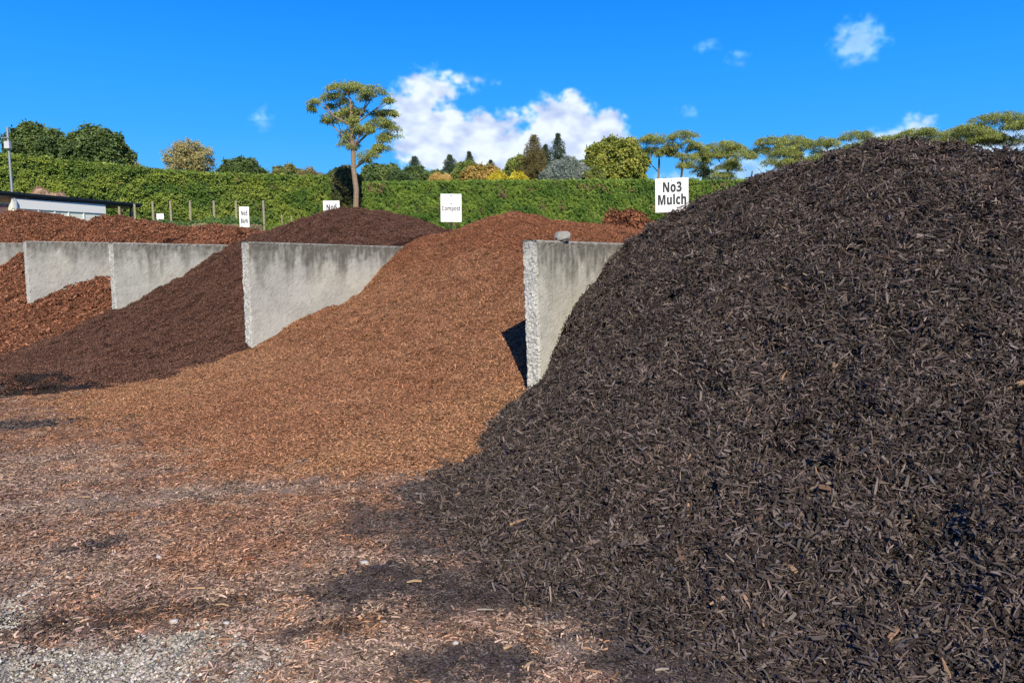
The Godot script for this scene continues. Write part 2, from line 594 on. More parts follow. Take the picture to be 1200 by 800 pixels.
# tints: Callable(s, t, h, rng) -> Color
func pile_chips(p: Pile, root: Node3D, kind: String, gap: float, margin: float, t_end: float, tint: Callable, lift := 0.0, near_only := 99.0) -> void:
	var spots := []
	var s: float = p.ss[0]
	while s < p.ss[-1]:
		var t: float = p.ts[0]
		while t < t_end:
			var a := s + rng.randf_range(-0.5, 0.5) * gap
			var b := t + rng.randf_range(-0.5, 0.5) * gap
			t += gap
			if b > -margin and (a < p.lo + margin or a > p.hi - margin): continue
			var q := xf(a, b)
			if q.y > near_only: continue
			var g := terrain(q.x, q.y)
			var h := pile_h(p, a, b)
			if h < g - 0.075: continue
			if h < g and rng.randf() > 0.75 + (h - g) / 0.08: continue
			var hh := maxf(h, g)
			spots.append([Vector3(q.x, hh + lift, -q.y), pile_normal(p, a, b) if h > g else Vector3.UP, tint.call(a, b, hh - g), rng.randf_range(0.8, 1.2)])
		s += gap
	scatter("chips", kind, spots, root)

func jitter(c: Color, a: float) -> Color:
	var k := 1.0 + rng.randf_range(-a, a)
	return Color(c.r * k * rng.randf_range(0.96, 1.04), c.g * k, c.b * k * rng.randf_range(0.96, 1.04))

func make_piles() -> void:
	# ---- black mulch, the large pile on the right
	var p := Pile.new()
	p.ts = [-3.6, -2.6, -1.8, -1.0, 0.0, 0.5, 1.0, 1.5, 2.2, 3.0, 4.5, 6.0]
	p.ss = [-7.4, -5.2, -3.85, -2.85, -2.2, -1.7, -1.1, -0.6, -0.1, 0.6]
	p.h = [
		[-0.2, -0.1, 0.1, 0.4, 0.9, 1.2, 1.4, 1.6, 1.6, 1.6, 1.6, 1.6],
		[-0.13, 0.03, 0.38, 0.85, 1.5, 1.85, 2.15, 2.35, 2.35, 2.25, 2.1, 1.9],
		[-0.13, 0.04, 0.42, 0.93, 1.62, 1.98, 2.29, 2.50, 2.50, 2.40, 2.1, 1.9],
		[-0.13, 0.04, 0.42, 0.96, 1.66, 2.06, 2.40, 2.67, 2.68, 2.50, 2.1, 1.9],
		[-0.13, 0.03, 0.38, 0.88, 1.56, 1.95, 2.30, 2.55, 2.56, 2.40, 2.1, 1.9],
		[-0.13, 0.00, 0.30, 0.76, 1.41, 1.80, 2.15, 2.45, 2.45, 2.30, 2.1, 1.9],
		[-0.16, -0.05, 0.18, 0.54, 1.14, 1.55, 1.94, 2.30, 2.30, 2.20, 2.05, 1.9],
		[-0.22, -0.12, 0.0, 0.24, 0.84, 1.30, 1.70, 2.08, 2.12, 2.10, 2.0, 1.9],
		[-0.3, -0.22, -0.12, 0.02, 0.44, 1.10, 1.45, 1.78, 1.95, 2.0, 2.0, 1.9],
		[-0.4, -0.35, -0.28, -0.18, -0.08, 0.6, 1.2, 1.6, 1.9, 1.9, 1.9, 1.9]]
	p.lo = -7.2
	p.hi = -0.02
	p.amp = 0.085
	p.pit = 2.0
	p.seed_ = 11.0
	var root := thing("mulch_pile", Vector3.ZERO, 0, "tall heap of coarse black mulch filling the right side", "mulch pile", "heaps in the bays")
	pile_base(p, root, 0.045, Color(0.018, 0.015, 0.014))
	var tint_black := func(s: float, t: float, h: float) -> Color:
		var k := 0.5 + 0.5 * fbm(s * 1.5, t * 1.5, 4)
		return jitter(Color(0.148, 0.121, 0.107).lerp(Color(0.200, 0.163, 0.141), k), 0.25)
	pile_chips(p, root, "coarse", 0.075, 0.09, 2.6, tint_black)
	pile_chips(p, root, "fine", 0.10, 0.07, 2.4, tint_black, 0.0, 8.5)
	pile_chips(p, root, "sliver", 0.10, 0.10, 2.4, func(s: float, t: float, h: float) -> Color: return tint_black.call(s, t, h) * Color(1.25, 1.2, 1.15), 0.006, 8.5)
	# the largest pieces, one by one, on the face of the pile
	var r := RandomNumberGenerator.new()
	r.seed = 4242
	var made := 0
	while made < 290:
		var s := r.randf_range(-5.0, -0.4)
		var t := r.randf_range(-2.7, 1.3)
		var h := pile_h(p, s, t)
		var q := xf(s, t)
		if h < terrain(q.x, q.y) + 0.005 or q.y < 2.6 or q.x / q.y > 0.72: continue
		if r.randf() > pow(3.2 / q.y, 1.6): continue
		var nrm := pile_normal(p, s, t)
		var side := nrm.cross(Vector3(0.2, 0.1, 0.9)).normalized()
		var bs := Basis(side, nrm, side.cross(nrm)) * Basis(Vector3.UP, r.randf() * TAU) * Basis(Vector3(0, 0, 1), r.randfn(0, 0.28)) * Basis(Vector3(1, 0, 0), r.randfn(0, 0.3))
		var o := part("wood_chip", chip_meshes[r.randi() % chip_meshes.size()], [m_chip_dark, m_chip_dark, m_chip_grey, m_chip_brown, m_chip_grey, m_chip_dark, m_chip_tan][r.randi() % 7], root, Vector3(q.x, h + 0.022, -q.y))
		o.basis = bs.scaled_local(Vector3(r.randf_range(0.7, 1.35), 1, r.randf_range(0.6, 1.15)) * (1.0 if r.randf() < 0.8 else 1.3))
		made += 1

	# ---- orange bark fines
	p = Pile.new()
	p.ts = [-3.6, -2.4, -1.2, 0.0, 1.0, 2.0, 3.0, 4.0, 5.0, 6.2, 7.5]
	p.ss = [-1.2, 0.0, 1.5, 3.0, 4.0, 5.4, 6.4]
	p.h = [
		[-0.22, -0.14, -0.03, 0.1, 0.6, 1.1, 1.5, 1.8, 2.0, 2.0, 1.9],
		[-0.14, -0.02, 0.10, 0.30, 0.75, 1.2, 1.62, 1.88, 2.02, 2.05, 1.9],
		[-0.11, 0.01, 0.14, 0.36, 0.8, 1.3, 1.75, 2.04, 2.10, 2.08, 1.9],
		[-0.11, 0.01, 0.15, 0.37, 0.82, 1.32, 1.82, 2.24, 2.22, 2.1, 1.9],
		[-0.11, 0.01, 0.15, 0.38, 0.82, 1.32, 1.86, 2.38, 2.34, 2.1, 1.9],
		[-0.14, -0.02, 0.10, 0.34, 0.75, 1.08, 1.85, 2.05, 2.1, 2.0, 1.9],
		[-0.24, -0.14, -0.04, 0.10, 0.4, 0.9, 1.5, 1.9, 2.0, 2.0, 1.9]]
	p.lo = 0.02
	p.hi = 5.38
	p.amp = 0.05
	p.pit = 1.2
	p.seed_ = 23.0
	root = thing("mulch_pile", Vector3.ZERO, 0, "wide heap of fine orange-brown bark spilling between two concrete walls", "mulch pile", "heaps in the bays")
	pile_base(p, root, 0.05, Color(0.16, 0.075, 0.042))
	var tint_orange := func(s: float, t: float, h: float) -> Color:
		var k := 0.5 + 0.5 * fbm(s * 0.9, t * 0.9, 14)
		var c := Color(0.52, 0.250, 0.135).lerp(Color(0.60, 0.325, 0.185), k)
		var tan_ := maxf(smoothstep(2.6, 4.6, s) * smoothstep(0.5, -0.5, t), smoothstep(1.2, 0.1, s) * smoothstep(0.6, -0.3, t))
		c = c.lerp(Color(0.64, 0.36, 0.19), clampf(tan_ * (0.55 + 0.8 * fbm(s * 1.1 + 30, t * 1.5, 2)), 0, 0.9))
		c = c.lerp(Color(0.44, 0.185, 0.098), 0.75 * smoothstep(1.6, 3.2, t + 1.2 * fbm(s * 0.8, t * 0.8, 44)))
		return jitter(c, 0.16)
	pile_chips(p, root, "fine", 0.058, 0.07, 5.2, tint_orange)

	# ---- brown fine compost-like mulch
	p = Pile.new()
	p.ts = [-3.2, -2.2, -1.2, 0.0, 1.0, 2.0, 3.0, 4.0, 5.0, 6.2, 7.5]
	p.ss = [4.2, 5.4, 6.5, 8.0, 9.0, 10.07, 11.2]
	p.h = [
		[-0.26, -0.18, -0.08, 0.05, 0.6, 1.1, 1.6, 1.9, 2.0, 2.0, 1.9],
		[-0.13, -0.02, 0.12, 0.36, 0.85, 1.4, 1.9, 2.08, 2.1, 2.0, 1.9],
		[-0.1, 0.02, 0.20, 0.50, 1.0, 1.55, 2.02, 2.30, 2.25, 2.1, 1.9],
		[-0.1, 0.03, 0.22, 0.58, 1.1, 1.7, 2.3, 2.68, 2.6, 2.3, 1.9],
		[-0.1, 0.02, 0.22, 0.62, 1.14, 1.72, 2.25, 2.56, 2.5, 2.2, 1.9],
		[-0.15, -0.02, 0.18, 0.66, 1.15, 1.72, 2.15, 2.35, 2.3, 2.1, 1.9],
		[-0.3, -0.16, 0.0, 0.2, 0.7, 1.2, 1.7, 2.0, 2.0, 2.0, 1.9]]
	p.lo = 5.42
	p.hi = 10.05
	p.amp = 0.075
	p.seed_ = 37.0
	root = thing("mulch_pile", Vector3.ZERO, 0, "heap of fine dark brown mulch, the smoothest of the heaps", "mulch pile", "heaps in the bays")
	pile_base(p, root, 0.06, Color(0.072, 0.038, 0.028))
	var tint_brown := func(s: float, t: float, h: float) -> Color:
		var k := 0.5 + 0.5 * fbm(s * 0.7, t * 0.7, 24)
		return jitter(Color(0.215, 0.115, 0.082).lerp(Color(0.29, 0.162, 0.116), k), 0.12)
	pile_chips(p, root, "crumb", 0.085, 0.07, 5.5, tint_brown)

	# ---- red-brown bark in the bays on the left
	var tint_red := func(s: float, t: float, h: float) -> Color:
		var k := 0.5 + 0.5 * fbm(s * 0.9, t * 0.9, 34)
		return jitter(Color(0.36, 0.155, 0.088).lerp(Color(0.47, 0.215, 0.12), k), 0.16)
	var reds := [
		["heap of chunky red-brown bark between the two leftmost large wall ends", 10.09, 14.68, [9.0, 10.07, 11.5, 13.0, 14.7, 15.8], [
			[-0.26, -0.16, -0.05, 0.1, 0.5, 1.0, 1.5, 1.8, 2.0, 2.0, 1.9],
			[-0.13, 0.0, 0.15, 0.40, 0.75, 1.1, 1.6, 2.1, 2.2, 2.1, 1.9],
			[-0.1, 0.05, 0.22, 0.52, 0.9, 1.25, 1.7, 2.15, 2.2, 2.1, 1.9],
			[-0.1, 0.05, 0.25, 0.60, 0.97, 1.3, 1.8, 2.24, 2.25, 2.1, 1.9],
			[-0.12, 0.03, 0.25, 0.62, 1.02, 1.24, 1.85, 2.40, 2.4, 2.2, 1.9],
			[-0.26, -0.1, 0.1, 0.4, 0.9, 1.2, 1.8, 2.2, 2.2, 2.1, 1.9]]],
		["heap of red-brown bark rising behind the second wall from the left", 14.72, 19.38, [13.6, 14.7, 16.5, 18.0, 19.4, 20.4], [
			[-0.26, -0.1, 0.0, 0.2, 0.9, 1.2, 1.8, 2.1, 2.2, 2.1, 1.9],
			[-0.12, 0.02, 0.25, 0.62, 1.1, 1.6, 1.98, 2.3, 2.4, 2.2, 1.9],
			[-0.1, 0.06, 0.35, 0.80, 1.4, 2.0, 2.52, 2.52, 2.4, 2.2, 1.9],
			[-0.1, 0.06, 0.4, 0.90, 1.55, 2.2, 2.74, 2.62, 2.4, 2.2, 1.9],
			[-0.12, 0.02, 0.35, 0.90, 1.52, 2.1, 2.45, 2.42, 2.3, 2.2, 1.9],
			[-0.26, -0.1, 0.1, 0.5, 1.2, 1.8, 2.2, 2.3, 2.2, 2.1, 1.9]]],
		["leftmost heap of red-brown bark below the white shed", 19.42, 25.0, [18.4, 19.4, 20.6, 22.0, 23.6, 25.0], [
			[-0.26, -0.1, 0.0, 0.3, 1.0, 1.6, 2.0, 2.2, 2.2, 2.1, 1.9],
			[-0.12, 0.05, 0.4, 0.90, 1.5, 2.1, 2.4, 2.42, 2.3, 2.2, 1.9],
			[-0.1, 0.1, 0.5, 1.15, 1.85, 2.6, 2.75, 2.6, 2.4, 2.2, 1.9],
			[-0.1, 0.1, 0.6, 1.35, 2.1, 2.95, 3.02, 2.75, 2.4, 2.2, 1.9],
			[-0.1, 0.1, 0.6, 1.35, 2.1, 2.9, 2.95, 2.7, 2.4, 2.2, 1.9],
			[-0.1, 0.1, 0.5, 1.1, 1.8, 2.4, 2.5, 2.4, 2.3, 2.2, 1.9]]]]
	for a in reds:
		p = Pile.new()
		p.ts = [-3.2, -2.2, -1.2, 0.0, 1.0, 2.0, 3.0, 4.0, 5.0, 6.2, 7.5]
		p.ss = a[3]
		p.h = a[4]
		p.lo = a[1]
		p.hi = a[2]
		p.amp = 0.08
		p.seed_ = 50.0 + p.lo
		root = thing("mulch_pile", Vector3.ZERO, 0, a[0], "mulch pile", "heaps in the bays")
		pile_base(p, root, 0.08, Color(0.085, 0.036, 0.022))
		pile_chips(p, root, "flake", 0.13, 0.12, 5.2, tint_red)

	# ---- smaller heaps: [label, x, distance, height of top above local ground, radius across, radius along, turn, colour, kind]
	var small := [
		["small reddish bark heap behind the wall with the concrete lump", 2.02, 13.6, 1.26, 1.75, 1.25, 0.0, Color(0.44, 0.19, 0.10), "flake", Color(0.085, 0.036, 0.022), 1.2],
		["low strip of orange bark chips below the tall narrow sign", -8.6, 22.6, 0.42, 2.1, 1.1, 0.2, Color(0.50, 0.23, 0.13), "flake", Color(0.1, 0.045, 0.025), 2.05],
		["low scraped ridge of black mulch on the far left ground", -6.5, 9.75, 0.17, 1.5, 0.40, 0.35, Color(0.105, 0.082, 0.070), "crumb", Color(0.02, 0.017, 0.016), 0.0],
		["second low black ridge, nearer, on the far left ground", -6.0, 9.05, 0.14, 1.35, 0.34, 0.42, Color(0.125, 0.092, 0.076), "crumb", Color(0.022, 0.018, 0.016), 0.0],
		["pale tan sand heap seen above the dark shed roof", -19.9, 31.6, 2.15, 2.3, 1.3, 0.0, Color(0.62, 0.46, 0.32), "crumb", Color(0.36, 0.25, 0.165), 2.5]]
	for a in small:
		small_heap(a)

func small_heap(a: Array) -> void:
	var cx: float = a[1]
	var cf: float = a[2]
	var sand: bool = (a[0] as String).contains("sand")
	var root := thing("sand_heap" if sand else "mulch_heap", Vector3.ZERO, 0, a[0], "sand heap" if sand else "mulch heap")
	var n := 44
	var v := PackedVector3Array()
	var nr := PackedVector3Array()
	var hgt := func(u: float, w: float) -> Vector3:
		var xx := u * float(a[4])
		var ff := w * float(a[5])
		var x := cx + xx * cos(a[6]) - ff * sin(a[6])
		var f := cf + xx * sin(a[6]) + ff * cos(a[6])
		var rr := sqrt(u * u + w * w) + 0.22 * n3(x * 1.4, f * 1.4, 3)
		var k := maxf(0.0, 1.0 - rr) * smoothstep(1.0, 0.8, sqrt(u * u + w * w))
		var h: float = a[3] * (k * k * (3 - 2 * k)) * 1.05 - 0.06
		h += 0.1 * minf(a[3], 0.6) * n3(x * 3, f * 3, 8) * minf(1.0, k * 3) + 0.035 * n3(x * 6, f * 6, 5) * minf(1.0, k * 4)
		var base: float = minf(a[10], terrain(x, f)) if a[10] > 1.0 else terrain(x, f)
		return Vector3(x, base + h, -f)
	for j in n:
		for i in n:
			v.append(hgt.call(-1.05 + 2.1 * i / (n - 1), -1.05 + 2.1 * j / (n - 1)))
	for j in n:
		for i in n:
			nr.append((v[j * n + mini(i + 1, n - 1)] - v[j * n + maxi(i - 1, 0)]).cross(v[mini(j + 1, n - 1) * n + i] - v[maxi(j - 1, 0) * n + i]).normalized())
	var idx := PackedInt32Array()
	for j in n - 1:
		for i in n - 1:
			var p := j * n + i
			idx.append_array([p, p + n, p + n + 1, p, p + n + 1, p + 1])
	var m := std((a[9] as Color).linear_to_srgb(), 0.97)
	m.normal_enabled = true
	m.normal_texture = normal_tex(0.09, 10.0, 512, 9)
	m.uv1_triplanar = true
	m.uv1_scale = Vector3(2, 2, 2)
	part("mound", mesh_of(v, PackedColorArray(), idx, nr), m, root)
	var spots := []
	for k in int(420.0 * a[4] * a[5]):
		var u := rng.randf_range(-1, 1)
		var w := rng.randf_range(-1, 1)
		if u * u + w * w > 0.9: continue
		var q: Vector3 = hgt.call(u, w)
		var q1: Vector3 = hgt.call(u + 0.03, w)
		var q2: Vector3 = hgt.call(u, w + 0.03)
		if q.y < terrain(q.x, -q.z) - 0.02: continue
		var nn := (q1 - q).cross(q2 - q).normalized()
		var tint: Color = a[7]
		if float(a[3]) < 0.3 and n3(q.x * 2.2, q.z * 2.2, 3) + rng.randf_range(-0.5, 0.5) > 0.15: tint = Color(0.24, 0.13, 0.09)
		spots.append([q, nn if nn.y > 0 else -nn, jitter(tint, 0.15), rng.randf_range(0.8, 1.15)])
	scatter("chips", a[8], spots, root)

# ---------------------------------------------------------------- loose litter on the yard
func make_litter() -> void:
	var fine := []
	var flat := []
	var grav := []
	var f := 2.45
	while f < 12.0:
		var gap := 0.062 if f < 4.5 else (0.075 if f < 6.5 else 0.1)
		var x := -0.76 * f - 1.2
		while x < 0.6 * f:
			var px := x + rng.randf_range(-0.5, 0.5) * gap
			var pf := f + rng.randf_range(-0.5, 0.5) * gap
			x += gap
			var l := litter(px, pf)
			var c: Color = l[0]
			var q := st(px, pf)
			if q.x < -1.5 and q.y > -1.4: continue
			var pos := Vector3(px, terrain(px, pf) + 0.002, -pf)
			var pick := rng.randf()
			if pick < 0.16: c = c.lerp(Color(0.33, 0.17, 0.085), 0.6)
			elif pick < 0.30: c = c.lerp(Color(0.36, 0.27, 0.19), 0.6)
			elif pick < 0.38: c = c.lerp(Color(0.10, 0.075, 0.06), 0.6)
			var tint := jitter(Color(c.r / 0.5, c.g / 0.5, c.b / 0.5), 0.25)
			if l[1] > 0.3:
				if rng.randf() < 0.9: grav.append([pos, Vector3.UP, jitter(Color(0.52, 0.50, 0.44), 0.25), rng.randf_range(0.5, 1.0)])
				if rng.randf() < 0.18: flat.append([pos, Vector3.UP, tint, rng.randf_range(0.7, 1.1)])
				continue
			if l[2] > 0.45:
				if rng.randf() < (0.6 if f < 5.0 else 1.0): flat.append([pos, Vector3.UP, jitter(Color(0.165, 0.138, 0.12), 0.35), rng.randf_range(0.7, 1.1) * (1.0 if f < 5.0 else 1.4)])
				if rng.randf() < 0.10: flat.append([pos, Vector3.UP, jitter(Color(0.40, 0.28, 0.2), 0.3), rng.randf_range(0.5, 0.9)])
				continue
			if rng.randf() < 0.72: flat.append([pos, Vector3.UP, tint, rng.randf_range(0.75, 1.25)])
			if rng.randf() < 0.30 + 0.4 * float(l[4]): fine.append([pos, Vector3.UP, tint, rng.randf_range(0.7, 1.0)])
			if rng.randf() < 0.03: grav.append([pos, Vector3.UP, jitter(Color(0.30, 0.26, 0.21), 0.3), rng.randf_range(0.5, 0.9)])
		f += gap
	var root := Node3D.new()
	root.name = "bark_litter"
	add_child(root)
	tag(root, "loose bark chips and splinters trodden into the yard floor", "litter", "", "stuff")
	scatter("chips", "flat", flat, root)
	scatter("chips", "shred", fine, root)
	root = Node3D.new()
	root.name = "gravel"
	add_child(root)
	tag(root, "pale grey gravel showing at the lower left", "gravel", "", "stuff")
	scatter("stones", "gravel", grav, root)

	# single pieces that stand out: [label, x, distance, length scale, width scale, turn, material, on the black pile?]
	var a := [
		["pale yellow wood chip lying on the dark patch", -0.51, 3.69, 1.0, 1.5, 0.2, m_chip_yellow],
		["pale yellowish splinter lying at the bottom edge near centre", 0.07, 2.92, 1.2, 0.9, 0.9, m_chip_yellow],
		["small tan splinter just left of the pale one at the bottom edge", -0.02, 3.06, 0.6, 0.7, 0.6, m_chip_yellow],
		["tan splinter lying flat near the bottom edge", 0.33, 2.86, 0.9, 0.6, -0.3, m_chip_tan],
		["tan splinter lying at the foot of the black heap", 0.44, 4.36, 0.8, 0.7, 1.3, m_chip_tan],
		["tan splinter on the black dust below the foot of the heap", 0.47, 3.85, 0.6, 0.7, 1.35, m_chip_tan],
		["long pale splinter right of the yellow chip", -0.13, 3.4, 1.1, 0.5, 0.0, m_chip_grey_pale],
		["long orange splinter on the brown chips at lower left", -1.62, 3.62, 1.3, 0.5, 0.1, m_chip_yellow],
		["tan splinter lying on the left part of the dark brown streak", -1.75, 3.42, 1.2, 0.6, 0.7, m_chip_tan],
		["tan splinter on the dark brown streak's right end", -1.42, 3.45, 0.9, 0.6, -0.15, m_chip_yellow],
		["orange splinter below the dark brown streak", -1.27, 3.12, 1.0, 0.4, 0.0, m_chip_tan],
		["pale orange chip near the left edge beyond the streak", -3.0, 5.06, 1.0, 1.4, 0.0, m_chip_yellow],
		["long orange splinter at the foot of the orange heap", -0.29, 4.72, 1.5, 0.6, -0.3, m_chip_orange],
		["orange splinter left of the dark patch", -0.93, 3.78, 1.1, 0.6, 0.4, m_chip_yellow],
		["brick-red bark flake on the reddish chips", -1.47, 3.98, 0.9, 1.6, 0.4, m_chip_red],
		["greyish flat flake beside the dark patch", 0.62, 2.88, 0.8, 0.8, 0.2, m_chip_grey_pale],
		["reddish flake at the bottom edge right of centre", 0.55, 2.74, 0.6, 1.2, 0.8, m_chip_orange]]
	for k in a.size():
		var e: Array = a[k]
		var o := part("wood_chip", chip_meshes[k % chip_meshes.size()], e[6], self, Vector3(e[1], terrain(e[1], e[2]) + 0.012, -float(e[2])), Vector3(0, e[5], 0))
		o.scale = Vector3(float(e[3]) * 0.72, 0.9, float(e[4]) * 0.85)
		tag(o, e[0], "wood chip", "loose chips on the yard")
	var b := [
		["small white stone above the dark patch", -0.82, 3.94, 0.014], ["white pebble on the brown chips at lower left", -2.0, 4.02, 0.011],
		["white pebble on the dark brown streak", -1.58, 3.28, 0.012], ["pale stone in the dark streak's lower end", -1.33, 3.27, 0.010], ["white pebble near the bottom edge below the dark patch", -0.25, 3.1, 0.009]]
	for e in b:
		var o := part("stone", rock_mesh(int(e[3] * 10000), Vector3(1.5, 0.8, 1.0) * float(e[3])), m_stone, self, Vector3(e[1], terrain(e[1], e[2]) + 0.3 * float(e[3]) + 0.004, -float(e[2])))
		tag(o, e[0], "stone", "loose stones on the yard")

func rock_mesh(seed_: int, size: Vector3) -> ArrayMesh:
	var sm := SphereMesh.new()
	sm.radius = 1.0
	sm.height = 2.0
	sm.radial_segments = 10
	sm.rings = 6
	var arr := sm.get_mesh_arrays()
	var v: PackedVector3Array = arr[Mesh.ARRAY_VERTEX]
	var idx: PackedInt32Array = arr[Mesh.ARRAY_INDEX]
	var out := PackedVector3Array()
	for i in idx:
		var p := v[i]
		var q := p * (1.0 + 0.28 * n3(p.x * 1.3 + seed_, p.y * 1.3, p.z * 1.3))
		q = Vector3(signf(q.x) * pow(absf(q.x), 0.75), signf(q.y) * pow(absf(q.y), 0.7), signf(q.z) * pow(absf(q.z), 0.75))
		out.append(q * size)
	return mesh_of(out, PackedColorArray())

var m_chip_dark: StandardMaterial3D
var m_chip_grey: StandardMaterial3D
var m_chip_brown: StandardMaterial3D
var m_chip_tan: StandardMaterial3D
var m_chip_yellow: StandardMaterial3D
var m_chip_orange: StandardMaterial3D
var m_chip_red: StandardMaterial3D
var m_chip_grey_pale: StandardMaterial3D
var m_stone: StandardMaterial3D

# ---------------------------------------------------------------- concrete walls
func wall_col(u: float, y: float, top: float, k: float, stain: float) -> Color:
	# cast concrete: cloudy base, mould streaks that run down from the top, rusty and pale runs
	var b := 0.50 + 0.10 * fbm(u * 1.1 + k, y * 1.4, k) + 0.07 * fbm(u * 5 + k, y * 6, 3) + 0.05 * n3(u * 26, y * 30, k)
	var c := Color(b, b * 1.01, b * 0.93)
	var yel := smoothstep(0.05, 0.5, fbm(u * 0.8 + 60 + k, y * 0.5, 9))
	c = c.lerp(Color(b * 1.12, b * 1.11, b * 0.95), yel * 0.6)
	var run := 0.30 + 0.75 * maxf(0.0, fbm(u * 2.6 + k * 3, 0.2, 5) + 0.25) + 0.35 * maxf(0.0, fbm(u * 9.0 + k, 0.4, 2))
	var d := top - y
	var grime := smoothstep(run, 0.0, d + 0.16 * fbm(u * 7, y * 7, 1)) * (0.55 + 0.45 * fbm(u * 14 + k, y * 3.0, 4))
	c = c.lerp(Color(0.13, 0.125, 0.105), clampf(grime * stain * 1.75, 0, 0.9))
	var pit := smoothstep(0.42, 0.62, n3(u * 34 + k, y * 34, 7))
	c = c.lerp(Color(c.r * 0.5, c.g * 0.5, c.b * 0.5), pit * 0.35)
	return c

func concrete_wall(s: float, length: float, thick: float, top0: float, top1: float, lean: float, step: float, stain: float, label: String) -> void:
	var q := xf(s, 0)
	var root := thing("concrete_wall", Vector3(q.x, 0, -q.y), 0, label, "concrete wall", "bay walls")
	var k := s * 3.1
	var v := PackedVector3Array()
	var c := PackedColorArray()
	# local point: u along t, w across (towards -s, the camera's right), y up
	var pos := func(u: float, w: float, y: float, rough: float) -> Vector3:
		var d := rough * (0.6 * n3(u * 9 + k, y * 9, w * 9) + n3(u * 38, y * 38 + k, w * 38))
		var e := rough * (0.5 * n3(u * 12 + 50, y * 12, w * 12 + k) + n3(u * 42 + 50, y * 42, w * 42 + k))
		var uu := u + e * 0.9
		var ww := w + d
		var l := lean * y
		return Vector3(SA * uu + CA * (ww - l), y + 0.4 * rough * n3(u * 14, 3, w * 14), -(CA * uu - SA * (ww - l)))
	var sheet := func(nu: int, nv: int, fn: Callable, cl: Callable) -> void:
		var g := []
		var gc := []
		for j in nv + 1:
			for i in nu + 1:
				g.append(fn.call(float(i) / nu, float(j) / nv))
				gc.append(cl.call(float(i) / nu, float(j) / nv))
		for j in nv:
			for i in nu:
				var p := j * (nu + 1) + i
				for e in [p, p + 1, p + nu + 2, p, p + nu + 2, p + nu + 1]:
					v.append(g[e]); c.append(gc[e])
	var top := func(u: float) -> float: return lerpf(top0, top1, u / length)
	var lowest := -0.3
	var half := thick * 0.5
	var ch := 0.018      # worn edge
	var edge := func(a: float) -> float: return 0.002 + 0.006 * a
	# right face
	sheet.call(int(length / step), int(2.2 / step),
		func(a: float, b: float) -> Vector3:
			var u := ch + a * (length - ch)
			return pos.call(u, half, lerpf(lowest, top.call(u) - ch, b), edge.call(maxf(smoothstep(0.06, 0.0, u), smoothstep(0.95, 1.0, b)))),
		func(a: float, b: float) -> Color:
			var u := a * length
			return wall_col(u, lerpf(lowest, top.call(u), b), top.call(u), k, stain))
	# left face
	sheet.call(40, 24,
		func(a: float, b: float) -> Vector3:
			var u := ch + a * (length - ch)
			return pos.call(u, -half, lerpf(lowest, top.call(u) - ch, 1.0 - b), 0.004),
		func(a: float, b: float) -> Color: return wall_col(a * length + 40, lerpf(lowest, top0, 1.0 - b), top0, k, stain))
	# end face towards the yard, rough broken aggregate
	var ne := maxi(4, int(thick / step))
	sheet.call(ne, int(2.2 / step),
		func(a: float, b: float) -> Vector3: return pos.call(0.0, lerpf(-half + ch, half - ch, a), lerpf(lowest, top0 - ch, b), 0.0095),
		func(a: float, b: float) -> Color:
			var g := wall_col(a * thick + 90, lerpf(lowest, top0, b) * 1.5, top0 * 1.5, k + 5, stain * 0.35)
			var h := 1.2 + 0.5 * n3(a * 7, b * 75, k)
			return Color(g.r * h, g.g * h, g.b * h))
	# chamfers at the end, then top
	for sd in [-1.0, 1.0]:
		sheet.call(1, int(2.2 / step),
			func(a: float, b: float) -> Vector3:
				return pos.call(lerpf(0.0, ch, a), sd * lerpf(half - ch, half, a), lerpf(lowest, top0 - ch, b), lerpf(0.0095, 0.010, a)),
			func(a: float, b: float) -> Color: return wall_col(90, lerpf(lowest, top0, b), top0, k + 5, stain * 0.5))
		sheet.call(int(length / step), 1,
			func(a: float, b: float) -> Vector3:
				var u := ch + a * (length - ch)
				return pos.call(u, sd * lerpf(half, half - ch, b), top.call(u) - ch * (1 - b), 0.012),
			func(a: float, _b: float) -> Color: return wall_col(a * length, top0, top0, k, stain * 0.7))
	sheet.call(int(length / step), 4,
		func(a: float, b: float) -> Vector3:
			var u := a * length
			return pos.call(u, lerpf(-half + ch, half - ch, b), top.call(u), 0.01),
		func(a: float, b: float) -> Color: return wall_col(a * length + 7, b * 0.3, 3.0, k, 0.0) * Color(0.8, 0.8, 0.78))
	sheet.call(2, 1,
		func(a: float, b: float) -> Vector3: return pos.call(0.0 if b < 0.5 else ch, lerpf(-half + ch, half - ch, a), top0 - (ch if b < 0.5 else 0.0), 0.012),
		func(_a: float, _b: float) -> Color: return Color(0.3, 0.3, 0.28))
	part("panel", mesh_of(v, c), mat_concrete, root)

# ---------------------------------------------------------------- signs
func letters(txt: String, height: float, parent: Node3D, at: Vector3, squeeze := 0.86) -> void:
	var tm := TextMesh.new()
	var sf := SystemFont.new()
	sf.font_names = PackedStringArray(["Droid Sans"])
	sf.font_weight = 700
	var fv := FontVariation.new()
	fv.base_font = sf
	if not (txt.contains("m") or txt.contains("p")): fv.variation_embolden = 0.55
	tm.font = fv
	tm.text = txt
	tm.font_size = 64
	tm.pixel_size = height / 46.0
	tm.depth = 0.002
	tm.horizontal_alignment = HORIZONTAL_ALIGNMENT_CENTER
	tm.vertical_alignment = VERTICAL_ALIGNMENT_CENTER
	var o := part("lettering", tm, mat_ink, parent, at)
	o.scale.x = squeeze

